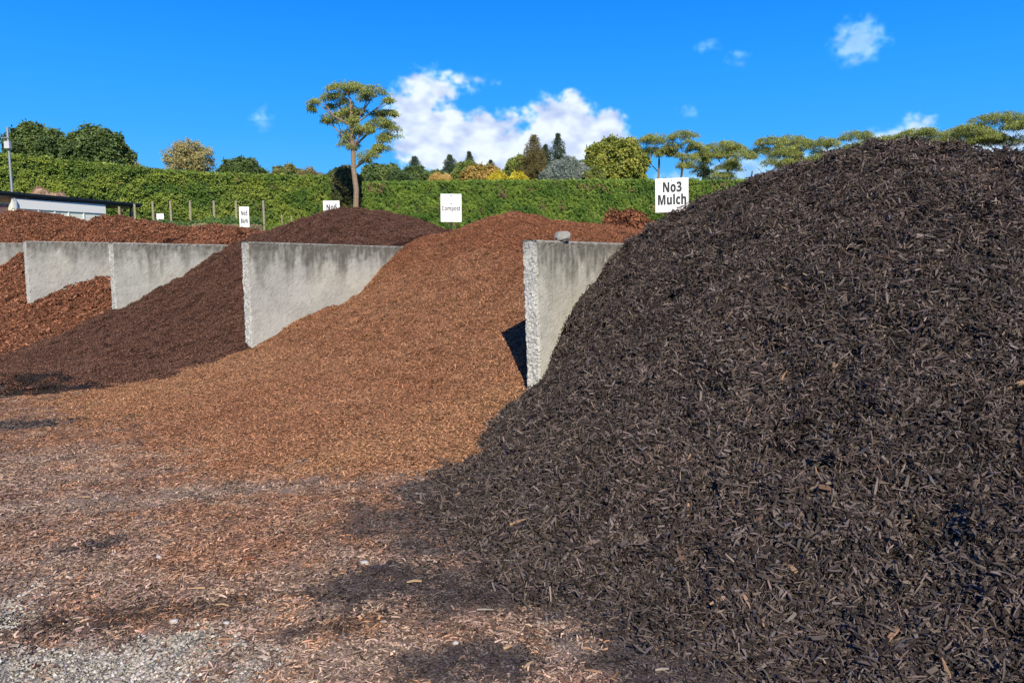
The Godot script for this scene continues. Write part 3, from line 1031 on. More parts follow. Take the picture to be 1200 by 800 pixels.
func yard_sign(x: float, f: float, y0: float, y1: float, w: float, turn: float, tilt: float, lines: Array, post_mat: Material, label: String, post_to: float) -> Node3D:
	var root := thing("yard_sign", Vector3(x, post_to, -f), turn, label, "sign", "product signs behind the bays")
	var h := y1 - y0
	var pv := PackedVector3Array()
	tube(pv, [Vector3(0, -0.35, -0.03), Vector3(0, y1 - post_to - 0.06, -0.03)], [0.019, 0.019], 8)
	part("post", mesh_of(pv, PackedColorArray()), post_mat, root)
	var panel := part("panel", bevel_box(Vector3(w, h, 0.012), 0.002), mat_white, root, Vector3(0, y0 - post_to, 0), Vector3(0, 0, tilt))
	for l in lines:
		letters(l[0], float(l[1]), panel, Vector3(0, h * float(l[2]), 0.0085), float(l[3]))
	return panel

func make_signs() -> void:
	var galv := mat_steel
	var green := std(Color(0.10, 0.25, 0.17), 0.5)
	var bolt := std(Color(0.2, 0.2, 0.2), 0.5)
	var p := yard_sign(1.964, 9.2, 2.235, 2.645, 0.40, -0.12, 0.03, [["No3", 0.115, 0.73, 0.76], ["Mulch", 0.115, 0.36, 0.74]], galv, "square white sign reading No3 Mulch behind the black heap", 1.9)
	var bm := CylinderMesh.new()
	bm.top_radius = 0.006; bm.bottom_radius = 0.006; bm.height = 0.006; bm.radial_segments = 10; bm.rings = 1
	part("bolt", bm, bolt, p, Vector3(0.0, 0.385, 0.009), Vector3(PI / 2, 0, 0))
	p = yard_sign(-1.30, 16.0, 2.425, 3.015, 0.445, 0.10, 0.0, [["Compost", 0.096, 0.48, 0.71]], green, "white sign reading Compost on a green post", 2.05)
	var bm2: CylinderMesh = bm.duplicate()
	bm2.top_radius = 0.014; bm2.bottom_radius = 0.014
	part("bolt", bm2, bolt, p, Vector3(0.0, 0.555, 0.009), Vector3(PI / 2, 0, 0))
	part("bolt", bm2, bolt, p, Vector3(0.0, 0.385, 0.009), Vector3(PI / 2, 0, 0))
	yard_sign(-4.81, 20.0, 2.64, 3.165, 0.43, 0.12, 0.02, [["No6", 0.14, 0.66, 0.76]], galv, "white sign reading No6, half hidden by the brown heap", 2.2)
	yard_sign(-9.30, 26.0, 2.70, 3.40, 0.33, 0.12, 0.0, [["No5", 0.15, 0.68, 0.56], ["Bark", 0.15, 0.30, 0.52]], galv, "tall narrow white sign reading No5 Bark", 2.4)
	p = yard_sign(-15.51, 33.0, 3.08, 3.56, 0.31, 0.1, 0.0, [], galv, "smallest white sign among the green plants", 2.7)
	for k in 2:      # two short lines of print too small to read
		part("lettering", bevel_box(Vector3(0.11, 0.05, 0.003), 0.001), mat_ink_soft, p, Vector3(0.01, 0.20 - 0.09 * k, 0.008))

var mat_ink_soft: StandardMaterial3D

# ---------------------------------------------------------------- plants
func leaf_clump(kind: String, num: int, size: float, aspect: float, seed_: int, droop := 0.0, spread := Vector3.ONE) -> void:
	var r := RandomNumberGenerator.new()
	r.seed = seed_
	var v := PackedVector3Array()
	var c := PackedColorArray()
	for i in num:
		var d := Vector3(r.randfn(), r.randfn(), r.randfn()).normalized() * pow(r.randf(), 0.45)
		var at := d * spread
		var bs := Basis(Vector3(r.randfn(), r.randfn(), r.randfn()).normalized(), r.randf() * TAU)
		var out := (d + Vector3(0, -droop, 0)).normalized()
		var x := (out + 0.7 * bs.x).normalized()
		var z := x.cross(bs.y).normalized()
		var l := size * r.randf_range(0.6, 1.3)
		var w := l * aspect
		var y := z.cross(x) * l * 0.12
		var b := r.randf_range(0.58, 1.0)
		var col := Color(b * r.randf_range(0.92, 1.06), b, b * r.randf_range(0.85, 1.05))
		var a0 := at - x * l * 0.5
		var a1 := at + x * l * 0.5
		var m0 := at + z * w * 0.5 + y
		var m1 := at - z * w * 0.5 + y
		for q in [a0, m0, a1, a0, a1, m1]:
			v.append(q); c.append(col)
	leaf_mesh[kind] = mesh_of(v, c)

func leaf_tint(a: Color, b: Color, k: float) -> Color:
	var c := a.lerp(b, clampf(k + rng.randf_range(-0.25, 0.25), 0, 1))
	return jitter(Color(c.r * 1.22, c.g * 1.22, c.b * 1.15), 0.14)

# crown of lobes [centre, radii]; clumps sit through the outer half of each lobe
func crown(parent: Node3D, lobes: Array, dens: float, cr_: float, kind: String, ca: Color, cb: Color, flat := 0.0) -> void:
	var spots := []
	for l in lobes:
		var ctr: Vector3 = l[0]
		var rad: Vector3 = l[1]
		var area := pow((pow(rad.x * rad.y, 1.6) + pow(rad.x * rad.z, 1.6) + pow(rad.y * rad.z, 1.6)) / 3.0, 1 / 1.6) * 12.57
		var num := maxi(5, int(area / (cr_ * cr_) * dens))
		for k in num:
			var d := Vector3(rng.randfn(), rng.randfn(), rng.randfn()).normalized()
			if flat > 0 and d.y < 0 and rng.randf() < flat: d.y = -d.y
			var q := ctr + d * rad * rng.randf_range(0.55, 1.0)
			var up := (d + Vector3(0, 0.6, 0)).normalized()
			spots.append([q, up, leaf_tint(ca, cb, 0.5 + 0.5 * n3(q.x * 0.9, q.y * 0.9, q.z * 0.9)), cr_ * rng.randf_range(0.7, 1.25)])
	multi("crown", leaf_mesh[kind], spots, mat_leaf, parent)

func trunk_to(parent: Node3D, base_r: float, fork: Vector3, tips: Array, mat: Material, wig := 0.12) -> void:
	var v := PackedVector3Array()
	var path := []
	var rad := []
	for i in 7:
		var u := i / 6.0
		path.append(fork * u + Vector3(wig * n3(u * 3, fork.y, 1), 0, wig * n3(u * 3, 4, fork.y)) * sin(u * PI) * 2.0 + Vector3(0, -0.2 if i == 0 else 0.0, 0))
		rad.append(base_r * lerpf(1.15, 0.72, u))
	tube(v, path, rad, 9)
	for tip in tips:
		var at_ := 6
		while at_ > 2 and path[at_].y > tip.y - 0.45 * Vector2(tip.x - path[at_].x, tip.z).length(): at_ -= 1
		var start: Vector3 = path[at_]
		var mid: Vector3 = start.lerp(tip, 0.5) + Vector3(rng.randf_range(-0.12, 0.12), -0.10 * start.distance_to(tip) + 0.05, rng.randf_range(-0.12, 0.12)) + Vector3(0, 0.1, 0)
		var r0 := base_r * 0.42
		tube(v, [start, start.lerp(mid, 0.5), mid, mid.lerp(tip, 0.6), tip], [r0, r0 * 0.8, r0 * 0.6, r0 * 0.42, r0 * 0.2], 5)
		for k in 2:      # side twigs
			var e: Vector3 = tip + Vector3(rng.randf_range(-0.6, 0.6), rng.randf_range(-0.1, 0.3), rng.randf_range(-0.5, 0.5))
			tube(v, [mid, mid.lerp(e, 0.5) + Vector3(0, 0.06, 0), e], [r0 * 0.45, r0 * 0.3, r0 * 0.12], 4)
	part("trunk", mesh_of(v, PackedColorArray()), mat, parent)

func gum(x: float, f: float, pads: Array, ca: Color, cb: Color, r0: float, fork_y: float, fork_x: float, bark: Material, label: String, group := "") -> void:
	var g := terrain(x, f)
	var root := thing("gum_tree", Vector3(x, g, -f), 0, label, "tree", group)
	var lobes := []
	var tips := []
	for p in pads:
		var z := rng.randf_range(-1.0, 1.0) * 0.9
		var c := Vector3(p[0], p[1] - g, z)
		lobes.append([c, Vector3(p[2] * 1.1, p[3] * 1.0, p[2])])
		for k in 2:
			var an := rng.randf() * TAU
			lobes.append([c + Vector3(cos(an) * p[2] * 0.95, rng.randf_range(-1.6, 0.3) * p[3], sin(an) * p[2] * 0.8), Vector3(p[2], p[3] * 1.3, p[2]) * rng.randf_range(0.35, 0.6)])
		tips.append(c + Vector3(0, -p[3] * 0.2, 0))
	trunk_to(root, r0, Vector3(fork_x, fork_y - g, 0), tips, bark, 0.08)
	gum_crown(root, lobes, ca, cb)

# flat layered sprays of leaves with gaps between them
func gum_crown(parent: Node3D, pads: Array, ca: Color, cb: Color) -> void:
	var spots := []
	for l in pads:
		var ctr: Vector3 = l[0]
		var rad: Vector3 = l[1]
		var num := int(rad.x * rad.z * 190.0) + 20
		var ph := rng.randf() * 90.0
		for k in num:
			var an := rng.randf() * TAU
			var rr := sqrt(rng.randf())
			var edge := 1.0 + 0.35 * n3(cos(an) * 1.6 + ph, sin(an) * 1.6, ph)
			var dome := sqrt(maxf(0.0, 1.0 - rr * rr))
			var q := ctr + Vector3(cos(an) * rr * rad.x * edge, rad.y * 1.35 * (dome * rng.randf_range(0.05, 1.0) - 0.38), sin(an) * rr * rad.z * edge)
			if n3(q.x * 1.7 + ph, q.y * 3.4, q.z * 1.7) < 0.02: continue
			spots.append([q, Vector3(cos(an) * 0.4, 1, sin(an) * 0.4).normalized(), leaf_tint(ca, cb, 0.35 + 0.4 * n3(q.x * 1.3, q.y * 1.3, q.z * 1.3) + 0.3), rng.randf_range(0.15, 0.30)])
	multi("crown", leaf_mesh["gum"], spots, mat_leaf, parent)

func round_tree(x: float, f: float, top: float, low: float, w: float, ca: Color, cb: Color, label: String, kind := "broad", dens := 1.0, called := "broadleaf_tree", group := "") -> void:
	var g := terrain(x, f)
	var root := thing(called, Vector3(x, g, -f), rng.randf() * TAU, label, "shrub" if called.contains("shrub") else "tree", group)
	var h := top - low
	var ctr := Vector3(0, low + h * 0.5 - g, 0)
	var hr := Vector3(w * 0.5, h * 0.5, w * 0.5)
	var lobes := []
	lobes.append([ctr, hr * 0.72])
	var num := 16
	for k in num:
		var y := 1.0 - 1.7 * (k + 0.5) / num
		var a := k * 2.39996 + rng.randf() * 0.6
		var rr := sqrt(maxf(0.0, 1.0 - y * y))
		var d := Vector3(cos(a) * rr, y, sin(a) * rr)
		var sz := rng.randf_range(0.26, 0.42)
		lobes.append([ctr + d * hr * (1.0 - sz) , hr * sz * Vector3(1.05, 0.95, 1.05)])
	var tips := []
	for k in 6: tips.append(lobes[1 + k * 2][0])
	trunk_to(root, clampf(w * 0.035, 0.05, 0.2), Vector3(0, maxf(0.4, low - g + h * 0.25), 0), tips, mat_bark)
	crown(root, lobes, dens, clampf(w * 0.075, 0.16, 0.34), kind, ca, cb, 0.3)

func conifer(x: float, f: float, top: float, low: float, w: float, ca: Color, cb: Color, label: String, thin := 1.0) -> void:
	var g := terrain(x, f)
	var root := thing("conifer", Vector3(x, g, -f), rng.randf() * TAU, label, "tree", "")
	var h := top - low
	var v := PackedVector3Array()
	tube(v, [Vector3(0, -0.2, 0), Vector3(0, (top - g) * 0.6, 0), Vector3(0, top - g - 0.1, 0)], [0.16, 0.09, 0.015], 6)
	part("trunk", mesh_of(v, PackedColorArray()), mat_bark, root)
	var spots := []
	var lev := 0.0
	var y := low - g - 1.5
	while y < top - g - 0.05:
		var u := clampf((top - g - y) / h, 0, 1.35)
		var rr := 0.5 * w * pow(u, 0.85) * rng.randf_range(0.75, 1.12) + 0.05
		var nb := 5 + int(rr * 5)
		for b in nb:
			var an := lev * 1.3 + TAU * b / nb + rng.randf_range(-0.2, 0.2)
			var reach := rr * rng.randf_range(0.7, 1.12)
			var seg := maxi(2, int(reach / 0.22))
			for k in seg:
				var q := reach * (k + 1.0) / seg
				var p := Vector3(cos(an) * q, y - 0.16 * q + 0.10 * q * q / maxf(rr, 0.3), sin(an) * q)
				if rng.randf() < thin:
					spots.append([p, Vector3(cos(an), 0.7, sin(an)).normalized(), leaf_tint(ca, cb, 0.5 + 0.5 * n3(p.x * 2, p.y * 2, p.z * 2)), rng.randf_range(0.16, 0.28) * (0.7 + 0.4 * u)])
		lev += 1.0
		y += 0.19 + 0.05 * u
	multi("crown", leaf_mesh["needle"], spots, mat_leaf, root)

func hedge(path: Array, thick: float, label: String, ca: Color, cb: Color, brown: float) -> void:
	# path: [x, distance, top height]
	var root := thing("clipped_hedge", Vector3(path[0][0], terrain(path[0][0], path[0][1]), -path[0][1]), 0, label, "hedge")
	var org := root.position
	var spots := []
	var v := PackedVector3Array()
	for i in path.size() - 1:
		var a := Vector2(path[i][0], path[i][1])
		var b := Vector2(path[i + 1][0], path[i + 1][1])
		var dir := (b - a).normalized()
		var back := Vector2(-dir.y, dir.x)
		if back.y < 0: back = -back
		var l := a.distance_to(b)
		var n := maxi(1, int(l / 0.5))
		for k in n:
			var u0 := float(k) / n
			var u1 := float(k + 1) / n
			var p0 := a.lerp(b, u0)
			var p1 := a.lerp(b, u1)
			var t0 := lerpf(path[i][2], path[i + 1][2], u0) - 0.16
			var t1 := lerpf(path[i][2], path[i + 1][2], u1) - 0.16
			var q0 := p0 + back * 0.14
			var q1 := p1 + back * 0.14
			var r0 := p0 + back * thick
			var r1 := p1 + back * thick
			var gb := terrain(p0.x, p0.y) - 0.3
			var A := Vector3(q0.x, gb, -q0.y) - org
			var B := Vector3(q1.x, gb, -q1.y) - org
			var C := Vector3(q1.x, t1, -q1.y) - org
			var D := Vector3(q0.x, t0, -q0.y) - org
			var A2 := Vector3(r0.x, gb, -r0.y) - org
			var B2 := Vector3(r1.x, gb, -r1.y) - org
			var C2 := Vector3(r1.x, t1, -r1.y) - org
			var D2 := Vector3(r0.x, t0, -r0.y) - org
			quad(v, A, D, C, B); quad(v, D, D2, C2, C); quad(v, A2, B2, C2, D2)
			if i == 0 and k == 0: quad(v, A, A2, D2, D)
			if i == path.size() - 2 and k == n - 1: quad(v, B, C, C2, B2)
		var hgt: float = path[i][2] - terrain(a.x, a.y)
		var num := int(l * hgt * 74.0)
		for k in num:
			var u := rng.randf()
			var p := a.lerp(b, u)
			var top := lerpf(path[i][2], path[i + 1][2], u)
			var gy := terrain(p.x, p.y)
			var y := lerpf(gy, top - 0.05, rng.randf())
			var bulge := 0.10 * n3(p.x * 0.9, y * 1.3, p.y * 0.9) + 0.05 * n3(p.x * 3, y * 3, p.y * 3)
			var q := p + back * (0.05 - bulge + rng.randf_range(-0.04, 0.06))
			var tint := leaf_tint(ca, cb, 0.5 + 0.7 * n3(p.x * 0.55, y * 0.9, 2) + 0.3 * n3(p.x * 2.5, y * 3, 8))
			if n3(p.x * 0.8 + 20, y * 1.1, 5) > 0.45 and rng.randf() < brown: tint = jitter(Color(0.30, 0.23, 0.12), 0.2)
			spots.append([Vector3(q.x, y, -q.y) - org, Vector3(-back.x, 0.45, back.y).normalized(), tint, rng.randf_range(0.10, 0.175)])
		for k in int(l * thick * 60.0):
			var u := rng.randf()
			var p := a.lerp(b, u) + back * rng.randf_range(0.0, thick)
			var y := lerpf(path[i][2], path[i + 1][2], u) - 0.08 + 0.05 * n3(p.x * 2.2, p.y * 2.2, 1) + rng.randf_range(-0.05, 0.07)
			spots.append([Vector3(p.x, y, -p.y) - org, Vector3.UP, leaf_tint(ca, cb, 0.6 + 0.5 * n3(p.x, p.y, 6)), rng.randf_range(0.10, 0.18)])
		for e in [[0, a], [path.size() - 2, b]]:      # ends
			if i != e[0]: continue
			for k in int(thick * hgt * 60.0):
				var p: Vector2 = e[1] + back * rng.randf_range(0, thick)
				var y := lerpf(terrain(p.x, p.y), float(path[i][2]) - 0.05, rng.randf())
				spots.append([Vector3(p.x, y, -p.y) - org, Vector3(-dir.x if e[1] == a else dir.x, 0.4, 0.3).normalized(), leaf_tint(ca, cb, 0.4), rng.randf_range(0.10, 0.18)])
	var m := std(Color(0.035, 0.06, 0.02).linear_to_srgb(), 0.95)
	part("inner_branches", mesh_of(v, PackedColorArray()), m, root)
	multi("leaves", leaf_mesh["hedge"], spots, mat_leaf, root)

func low_plant(x: float, f: float, w: float, h: float, ca: Color, cb: Color, label: String, kind := "broad", called := "leafy_plant") -> void:
	var g := terrain(x, f)
	var root := thing(called, Vector3(x, g, -f), rng.randf() * TAU, label, "plant", "plants in front of the left hedge")
	var lobes := []
	var v := PackedVector3Array()
	for k in 6:
		var c := Vector3(rng.randf_range(-0.45, 0.45) * w, h * rng.randf_range(0.3, 0.62), rng.randf_range(-0.3, 0.3) * w)
		lobes.append([c, Vector3(w * 0.22, h * 0.34, w * 0.22)])
		tube(v, [Vector3(c.x * 0.3, -0.05, c.z * 0.3), c * Vector3(0.8, 0.6, 0.8), c], [0.012, 0.009, 0.004], 5)
	part("stem", mesh_of(v, PackedColorArray()), mat_stem, root)
	crown(root, lobes, 1.5, 0.13, kind, ca, cb, 0.5)

var mat_stem: StandardMaterial3D

func pumpkin(x: float, f: float, r: float, col: Color, label: String) -> void:
	var g := terrain(x, f)
	var root := thing("pumpkin", Vector3(x, g, -f), rng.randf() * TAU, label, "pumpkin", "pumpkins among the plants")
	var v := PackedVector3Array()
	var rings := []
	for j in 9:
		var ring := []
		var ph := PI * j / 8.0
		for i in 20:
			var th := TAU * i / 20
			var k := 1.0 + 0.07 * cos(th * 10)
			ring.append(Vector3(cos(th) * sin(ph) * r * k, r * 0.72 - cos(ph) * r * 0.72 * (1.0 - 0.12 * (1.0 - sin(ph))), sin(th) * sin(ph) * r * k))
		rings.append(ring)
	for j in 8:
		for i in 20:
			quad(v, rings[j][i], rings[j + 1][i], rings[j + 1][(i + 1) % 20], rings[j][(i + 1) % 20])
	part("fruit", mesh_of(v, PackedColorArray()), std(col.linear_to_srgb(), 0.55), root, Vector3(0, 0.18, 0))
	var s := PackedVector3Array()
	tube(s, [Vector3(0, 0.16 + r * 1.35, 0), Vector3(0.01, 0.2 + r * 1.6, 0), Vector3(0.03, 0.2 + r * 1.75, 0.01)], [0.02, 0.014, 0.012], 6)
	part("stalk", mesh_of(s, PackedColorArray()), mat_stem, root)
	var vv := PackedVector3Array()
	tube(vv, [Vector3(0, -0.05, 0), Vector3(0.02, 0.1, 0.02), Vector3(0, 0.2, 0)], [0.03, 0.03, 0.02], 5)
	part("vine", mesh_of(vv, PackedColorArray()), mat_stem, root)

# ---------------------------------------------------------------- shed, poles, posts
func make_shed() -> void:
	var a := Vector3(-18.03, 0, -27.0)
	var b := Vector3(-16.57, 0, -30.5)
	var g := 2.2
	var dir := (b - a).normalized()
	var turn := atan2(-dir.z, dir.x)
	var root := thing("shed", Vector3(a.x, g, a.z), turn, "white panelled shed with a flat dark roof at the left edge", "shed")
	var white := std(Color(0.86, 0.87, 0.85), 0.5)
	var cream := std(Color(0.82, 0.84, 0.78), 0.55)
	var dark := std(Color(0.075, 0.075, 0.085), 0.4)
	var l := a.distance_to(b)
	# local x runs along the wall towards the far corner, local z towards the yard (right)
	part("wall", bevel_box(Vector3(l, 1.42, 0.08), 0.004), cream, root, Vector3(l * 0.5, 0, -0.04))
	part("wall", bevel_box(Vector3(0.08, 1.42, 2.6), 0.004), cream, root, Vector3(l - 0.04, 0, -1.385))
	part("wall", bevel_box(Vector3(0.08, 1.42, 2.6), 0.004), cream, root, Vector3(0.04, 0, -1.385))
	part("fascia_board", bevel_box(Vector3(l, 0.36, 0.05), 0.004), white, root, Vector3(l * 0.5, 1.21, 0.026))
	for x in [0.06, 0.98, 1.62, 2.18, 2.82, l - 0.03]:
		part("batten", bevel_box(Vector3(0.045, 1.20, 0.035), 0.003), white, root, Vector3(x, 0.0, 0.0185))
	part("rail", bevel_box(Vector3(l, 0.05, 0.02), 0.003), white, root, Vector3(l * 0.5, 0.5, 0.0105))
	part("roof", bevel_box(Vector3(l + 3.2, 0.17, 3.1), 0.01), dark, root, Vector3(l * 0.5 + 0.10, 1.60, -1.48), Vector3(0, 0, -0.012))
	part("gutter", bevel_box(Vector3(l + 3.2, 0.09, 0.10), 0.01), dark, root, Vector3(l * 0.5 + 0.10, 1.67, 0.121), Vector3(0, 0, -0.012))
	var v := PackedVector3Array()
	tube(v, [Vector3(0, 0, 0), Vector3(0, 1.45, 0), Vector3(-0.05, 1.56, -0.02)], [0.05, 0.05, 0.05], 8)
	part("downpipe", mesh_of(v, PackedColorArray()), std(Color(0.62, 0.66, 0.68), 0.4), root, Vector3(0.10, 0, 0.10))
	for x in [-0.9, l + 1.5]:
		part("roof_post", bevel_box(Vector3(0.09, 1.6, 0.09), 0.006), mat_wood_post, root, Vector3(x, 0, -0.3))
	part("side_panel", bevel_box(Vector3(0.9, 1.35, 0.05), 0.003), std(Color(0.45, 0.34, 0.32), 0.6), root, Vector3(-0.46, 0, -0.2))

func fence_post(x: float, top: float, f: float, r: float, label: String, group: String) -> void:
	var g := terrain(x, f)
	var root := thing("fence_post", Vector3(x, g, -f), rng.randf() * TAU, label, "post", group)
	var v := PackedVector3Array()
	tube(v, [Vector3(0, -0.2, 0), Vector3(0.005, (top - g) * 0.5, 0), Vector3(0, top - g - 0.012, 0), Vector3(0, top - g, 0)], [r, r * 0.97, r * 0.93, r * 0.82], 10)
	part("pole", mesh_of(v, PackedColorArray()), mat_wood_post, root)

# ---------------------------------------------------------------- scene
func _ready() -> void:
	# camera
	var cam := Camera3D.new()
	cam.name = "camera"
	add_child(cam)
	cam.position = Vector3(0, EYE, 0)
	cam.rotation.x = -atan(100.0 / 867.0)
	cam.fov = rad_to_deg(2.0 * atan(400.0 / 867.0))
	cam.near = 0.05
	cam.far = 9000.0
	cam.current = true
	# sky
	var env := Environment.new()
	var sky := Sky.new()
	var pm := PanoramaSkyMaterial.new()
	pm.panorama = ImageTexture.create_from_image(sky_image())
	pm.energy_multiplier = 0.86
	sky.sky_material = pm
	env.background_mode = Environment.BG_SKY
	env.sky = sky
	env.tonemap_mode = Environment.TONE_MAPPER_LINEAR
	env.tonemap_exposure = 1.28
	env.sdfgi_enabled = true
	env.ssao_enabled = true
	env.ssil_enabled = true
	var we := WorldEnvironment.new()
	we.name = "world_environment"
	we.environment = env
	add_child(we)
	# sun: behind the viewer and a little to the right
	var sun := DirectionalLight3D.new()
	sun.name = "sun"
	add_child(sun)
	sun.look_at_from_position(Vector3.ZERO, Vector3(-0.127, -0.588, -0.80), Vector3.UP)
	sun.light_energy = 1.6
	sun.light_color = Color(1.0, 0.945, 0.85)
	sun.light_angular_distance = 0.53
	sun.shadow_enabled = true

	rng.seed = 20240
	nz.seed = 7
	nz.frequency = 1.0
	nz.fractal_type = FastNoiseLite.FRACTAL_NONE
	nf.seed = 19
	nf.frequency = 1.0
	nf.fractal_octaves = 4

	# materials
	mat_chip = std(Color(1, 1, 1), 0.85)
	mat_chip.vertex_color_use_as_albedo = true
	mat_leaf = std(Color(1, 1, 1), 0.6)
	mat_leaf.vertex_color_use_as_albedo = true
	mat_leaf.backlight = Color(0.35, 0.4, 0.15)
	mat_leaf.backlight_enabled = true
	mat_bark = std(Color(0.30, 0.26, 0.22), 0.95)
	mat_white = std(Color(0.91, 0.92, 0.92), 0.35)
	mat_ink = std(Color(0.11, 0.15, 0.17), 0.5)
	mat_ink_soft = std(Color(0.45, 0.5, 0.58), 0.6)
	mat_steel = std(Color(0.55, 0.58, 0.58), 0.45)
	mat_steel.metallic = 0.5
	mat_stem = std(Color(0.30, 0.36, 0.16), 0.8)
	mat_concrete = std(Color(1, 1, 1), 0.93)
	mat_concrete.vertex_color_use_as_albedo = true
	mat_concrete.albedo_texture = noise_tex(0.12, Color(0.8, 0.8, 0.79), Color(1, 1, 1), 512, 4, 41)
	mat_concrete.uv1_triplanar = true
	mat_concrete.uv1_scale = Vector3(2.4, 2.4, 2.4)
	mat_concrete.normal_enabled = true
	mat_concrete.normal_texture = normal_tex(0.16, 3.0, 512, 15)
	mat_wood_post = std(Color(0.66, 0.64, 0.55), 0.9)
	mat_wood_post.albedo_texture = noise_tex(0.03, Color(0.75, 0.73, 0.7), Color(1, 1, 1), 256, 4, 51)
	mat_wood_post.uv1_triplanar = true
	mat_wood_post.uv1_scale = Vector3(3, 0.6, 3)
	m_chip_dark = std(Color(0.045, 0.038, 0.036).linear_to_srgb(), 0.85)
	m_chip_grey = std(Color(0.085, 0.074, 0.067).linear_to_srgb(), 0.85)
	m_chip_brown = std(Color(0.11, 0.070, 0.05).linear_to_srgb(), 0.85)
	m_chip_tan = std(Color(0.34, 0.215, 0.125).linear_to_srgb(), 0.85)
	m_chip_yellow = std(Color(0.44, 0.30, 0.165).linear_to_srgb(), 0.85)
	m_chip_orange = std(Color(0.36, 0.15, 0.07).linear_to_srgb(), 0.85)
	m_chip_red = std(Color(0.19, 0.06, 0.035).linear_to_srgb(), 0.85)
	m_chip_grey_pale = std(Color(0.33, 0.28, 0.23).linear_to_srgb(), 0.85)
	m_stone = std(Color(0.42, 0.41, 0.37).linear_to_srgb(), 0.8)

	# shared pieces
	make_clumps("coarse", 8, 60, 0.11, 0.016, 0.080, 0.004, 0.019, 0.0035, 0.52, 0.026, 0.055)
	make_clumps("sliver", 6, 16, 0.11, 0.03, 0.095, 0.003, 0.009, 0.003, 0.65, 0.035, 0.08)
	make_clumps("fine", 8, 62, 0.075, 0.012, 0.052, 0.0028, 0.009, 0.002, 0.42, 0.016, 0.15)
	make_clumps("crumb", 6, 80, 0.10, 0.007, 0.028, 0.005, 0.014, 0.005, 0.5, 0.012, 0.015)
	make_clumps("flake", 8, 60, 0.16, 0.03, 0.10, 0.012, 0.04, 0.006, 0.45, 0.03, 0.07)
	make_clumps("flat", 8, 44, 0.085, 0.008, 0.046, 0.003, 0.013, 0.002, 0.15, 0.005, 0.12)
	make_clumps("shred", 6, 26, 0.075, 0.012, 0.055, 0.0025, 0.007, 0.002, 0.2, 0.008, 0.15)
	make_gravel()
	for k in 9:
		var r := RandomNumberGenerator.new()
		r.seed = 900 + k
		var v := PackedVector3Array()
		var c := PackedColorArray()
		add_chip(v, c, Vector3.ZERO, Basis(), r.randf_range(0.07, 0.11), r.randf_range(0.011, 0.026), 0.006, r.randf_range(-0.004, 0.008), Color(1, 1, 1), r)
		chip_meshes.append(mesh_of(v, PackedColorArray()))
	leaf_clump("broad", 46, 0.62, 0.55, 61)
	leaf_clump("gum", 26, 0.55, 0.30, 62, 0.3, Vector3(1.2, 0.6, 1.2))
	leaf_clump("needle", 40, 0.85, 0.16, 63, 0.15)
	leaf_clump("hedge", 30, 0.75, 0.42, 64)
	leaf_clump("sparse", 22, 0.5, 0.6, 65)

	# setting and large structures
	make_ground()
	concrete_wall(0.0, 4.6, 0.178, 1.86, 1.83, 0.045, 0.018, 0.85, "rough-edged concrete bay wall with a concrete lump on top")
	concrete_wall(5.4, 5.2, 0.178, 1.91, 1.84, 0.0, 0.024, 1.0, "stained concrete bay wall between the brown and orange heaps")
	concrete_wall(10.07, 5.2, 0.178, 1.95, 1.92, 0.0, 0.03, 0.75, "pale concrete bay wall standing left of the brown heap")
	concrete_wall(14.7, 5.2, 0.178, 2.04, 2.02, 0.0, 0.035, 0.7, "leftmost free-standing concrete wall end, above red bark")
	concrete_wall(19.4, 5.2, 0.178, 2.07, 2.05, 0.0, 0.045, 0.7, "farthest concrete wall, cut by the left edge")

	hedge([[-26.2, 31.5, 6.45], [-23.49, 34.7, 6.38], [-20.9, 37.0, 6.25], [-18.1, 40.0, 6.2], [-15.09, 43.0, 6.3], [-10.9, 44.6, 6.4]], 1.6, "tall clipped hedge on the left, behind the shed and posts", Color(0.095, 0.185, 0.030), Color(0.28, 0.36, 0.060), 0.08)
	hedge([[-9.1, 46.1, 6.2], [-2.04, 45.5, 6.2], [5.1, 45.0, 6.2], [12.9, 45.5, 6.25], [24.0, 46.0, 6.3]], 1.6, "clipped hedge on the right, behind the Compost sign", Color(0.085, 0.185, 0.030), Color(0.24, 0.35, 0.060), 0.35)

	make_piles()

	# trees
	var gum_bark := std(Color(0.66, 0.60, 0.53), 0.9)
	gum_bark.albedo_texture = noise_tex(0.05, Color(0.6, 0.55, 0.5), Color(1, 1, 1), 256, 4, 55)
	gum_bark.uv1_triplanar = true
	gum_bark.uv1_scale = Vector3(1.5, 0.5, 1.5)
	var ga := Color(0.115, 0.165, 0.045)
	var gb := Color(0.34, 0.365, 0.095)
	gum(-9.42, 45.5, [[-0.30, 11.66, 1.06, 0.37], [-1.34, 11.31, 0.74, 0.37], [-2.18, 10.76, 0.32, 0.27], [1.44, 11.31, 0.69, 0.37], [1.95, 10.86, 0.32, 0.13], [-0.12, 10.41, 0.74, 0.27], [-1.06, 10.16, 0.80, 0.32], [-1.69, 9.91, 0.27, 0.27], [1.73, 10.31, 0.64, 0.19], [1.41, 9.70, 0.74, 0.37], [0.68, 9.30, 0.53, 0.32], [-0.36, 9.15, 0.58, 0.32], [-0.48, 8.49, 0.48, 0.27], [2.28, 9.30, 0.32, 0.27], [1.70, 8.95, 0.53, 0.27], [1.48, 8.24, 0.53, 0.23], [0.85, 7.73, 0.58, 0.32], [-0.04, 9.60, 0.32, 0.42]], ga, gb, 0.16, 10.7, -0.2, gum_bark, "tall pale-trunked tree with layered crown in the gap between the hedges")
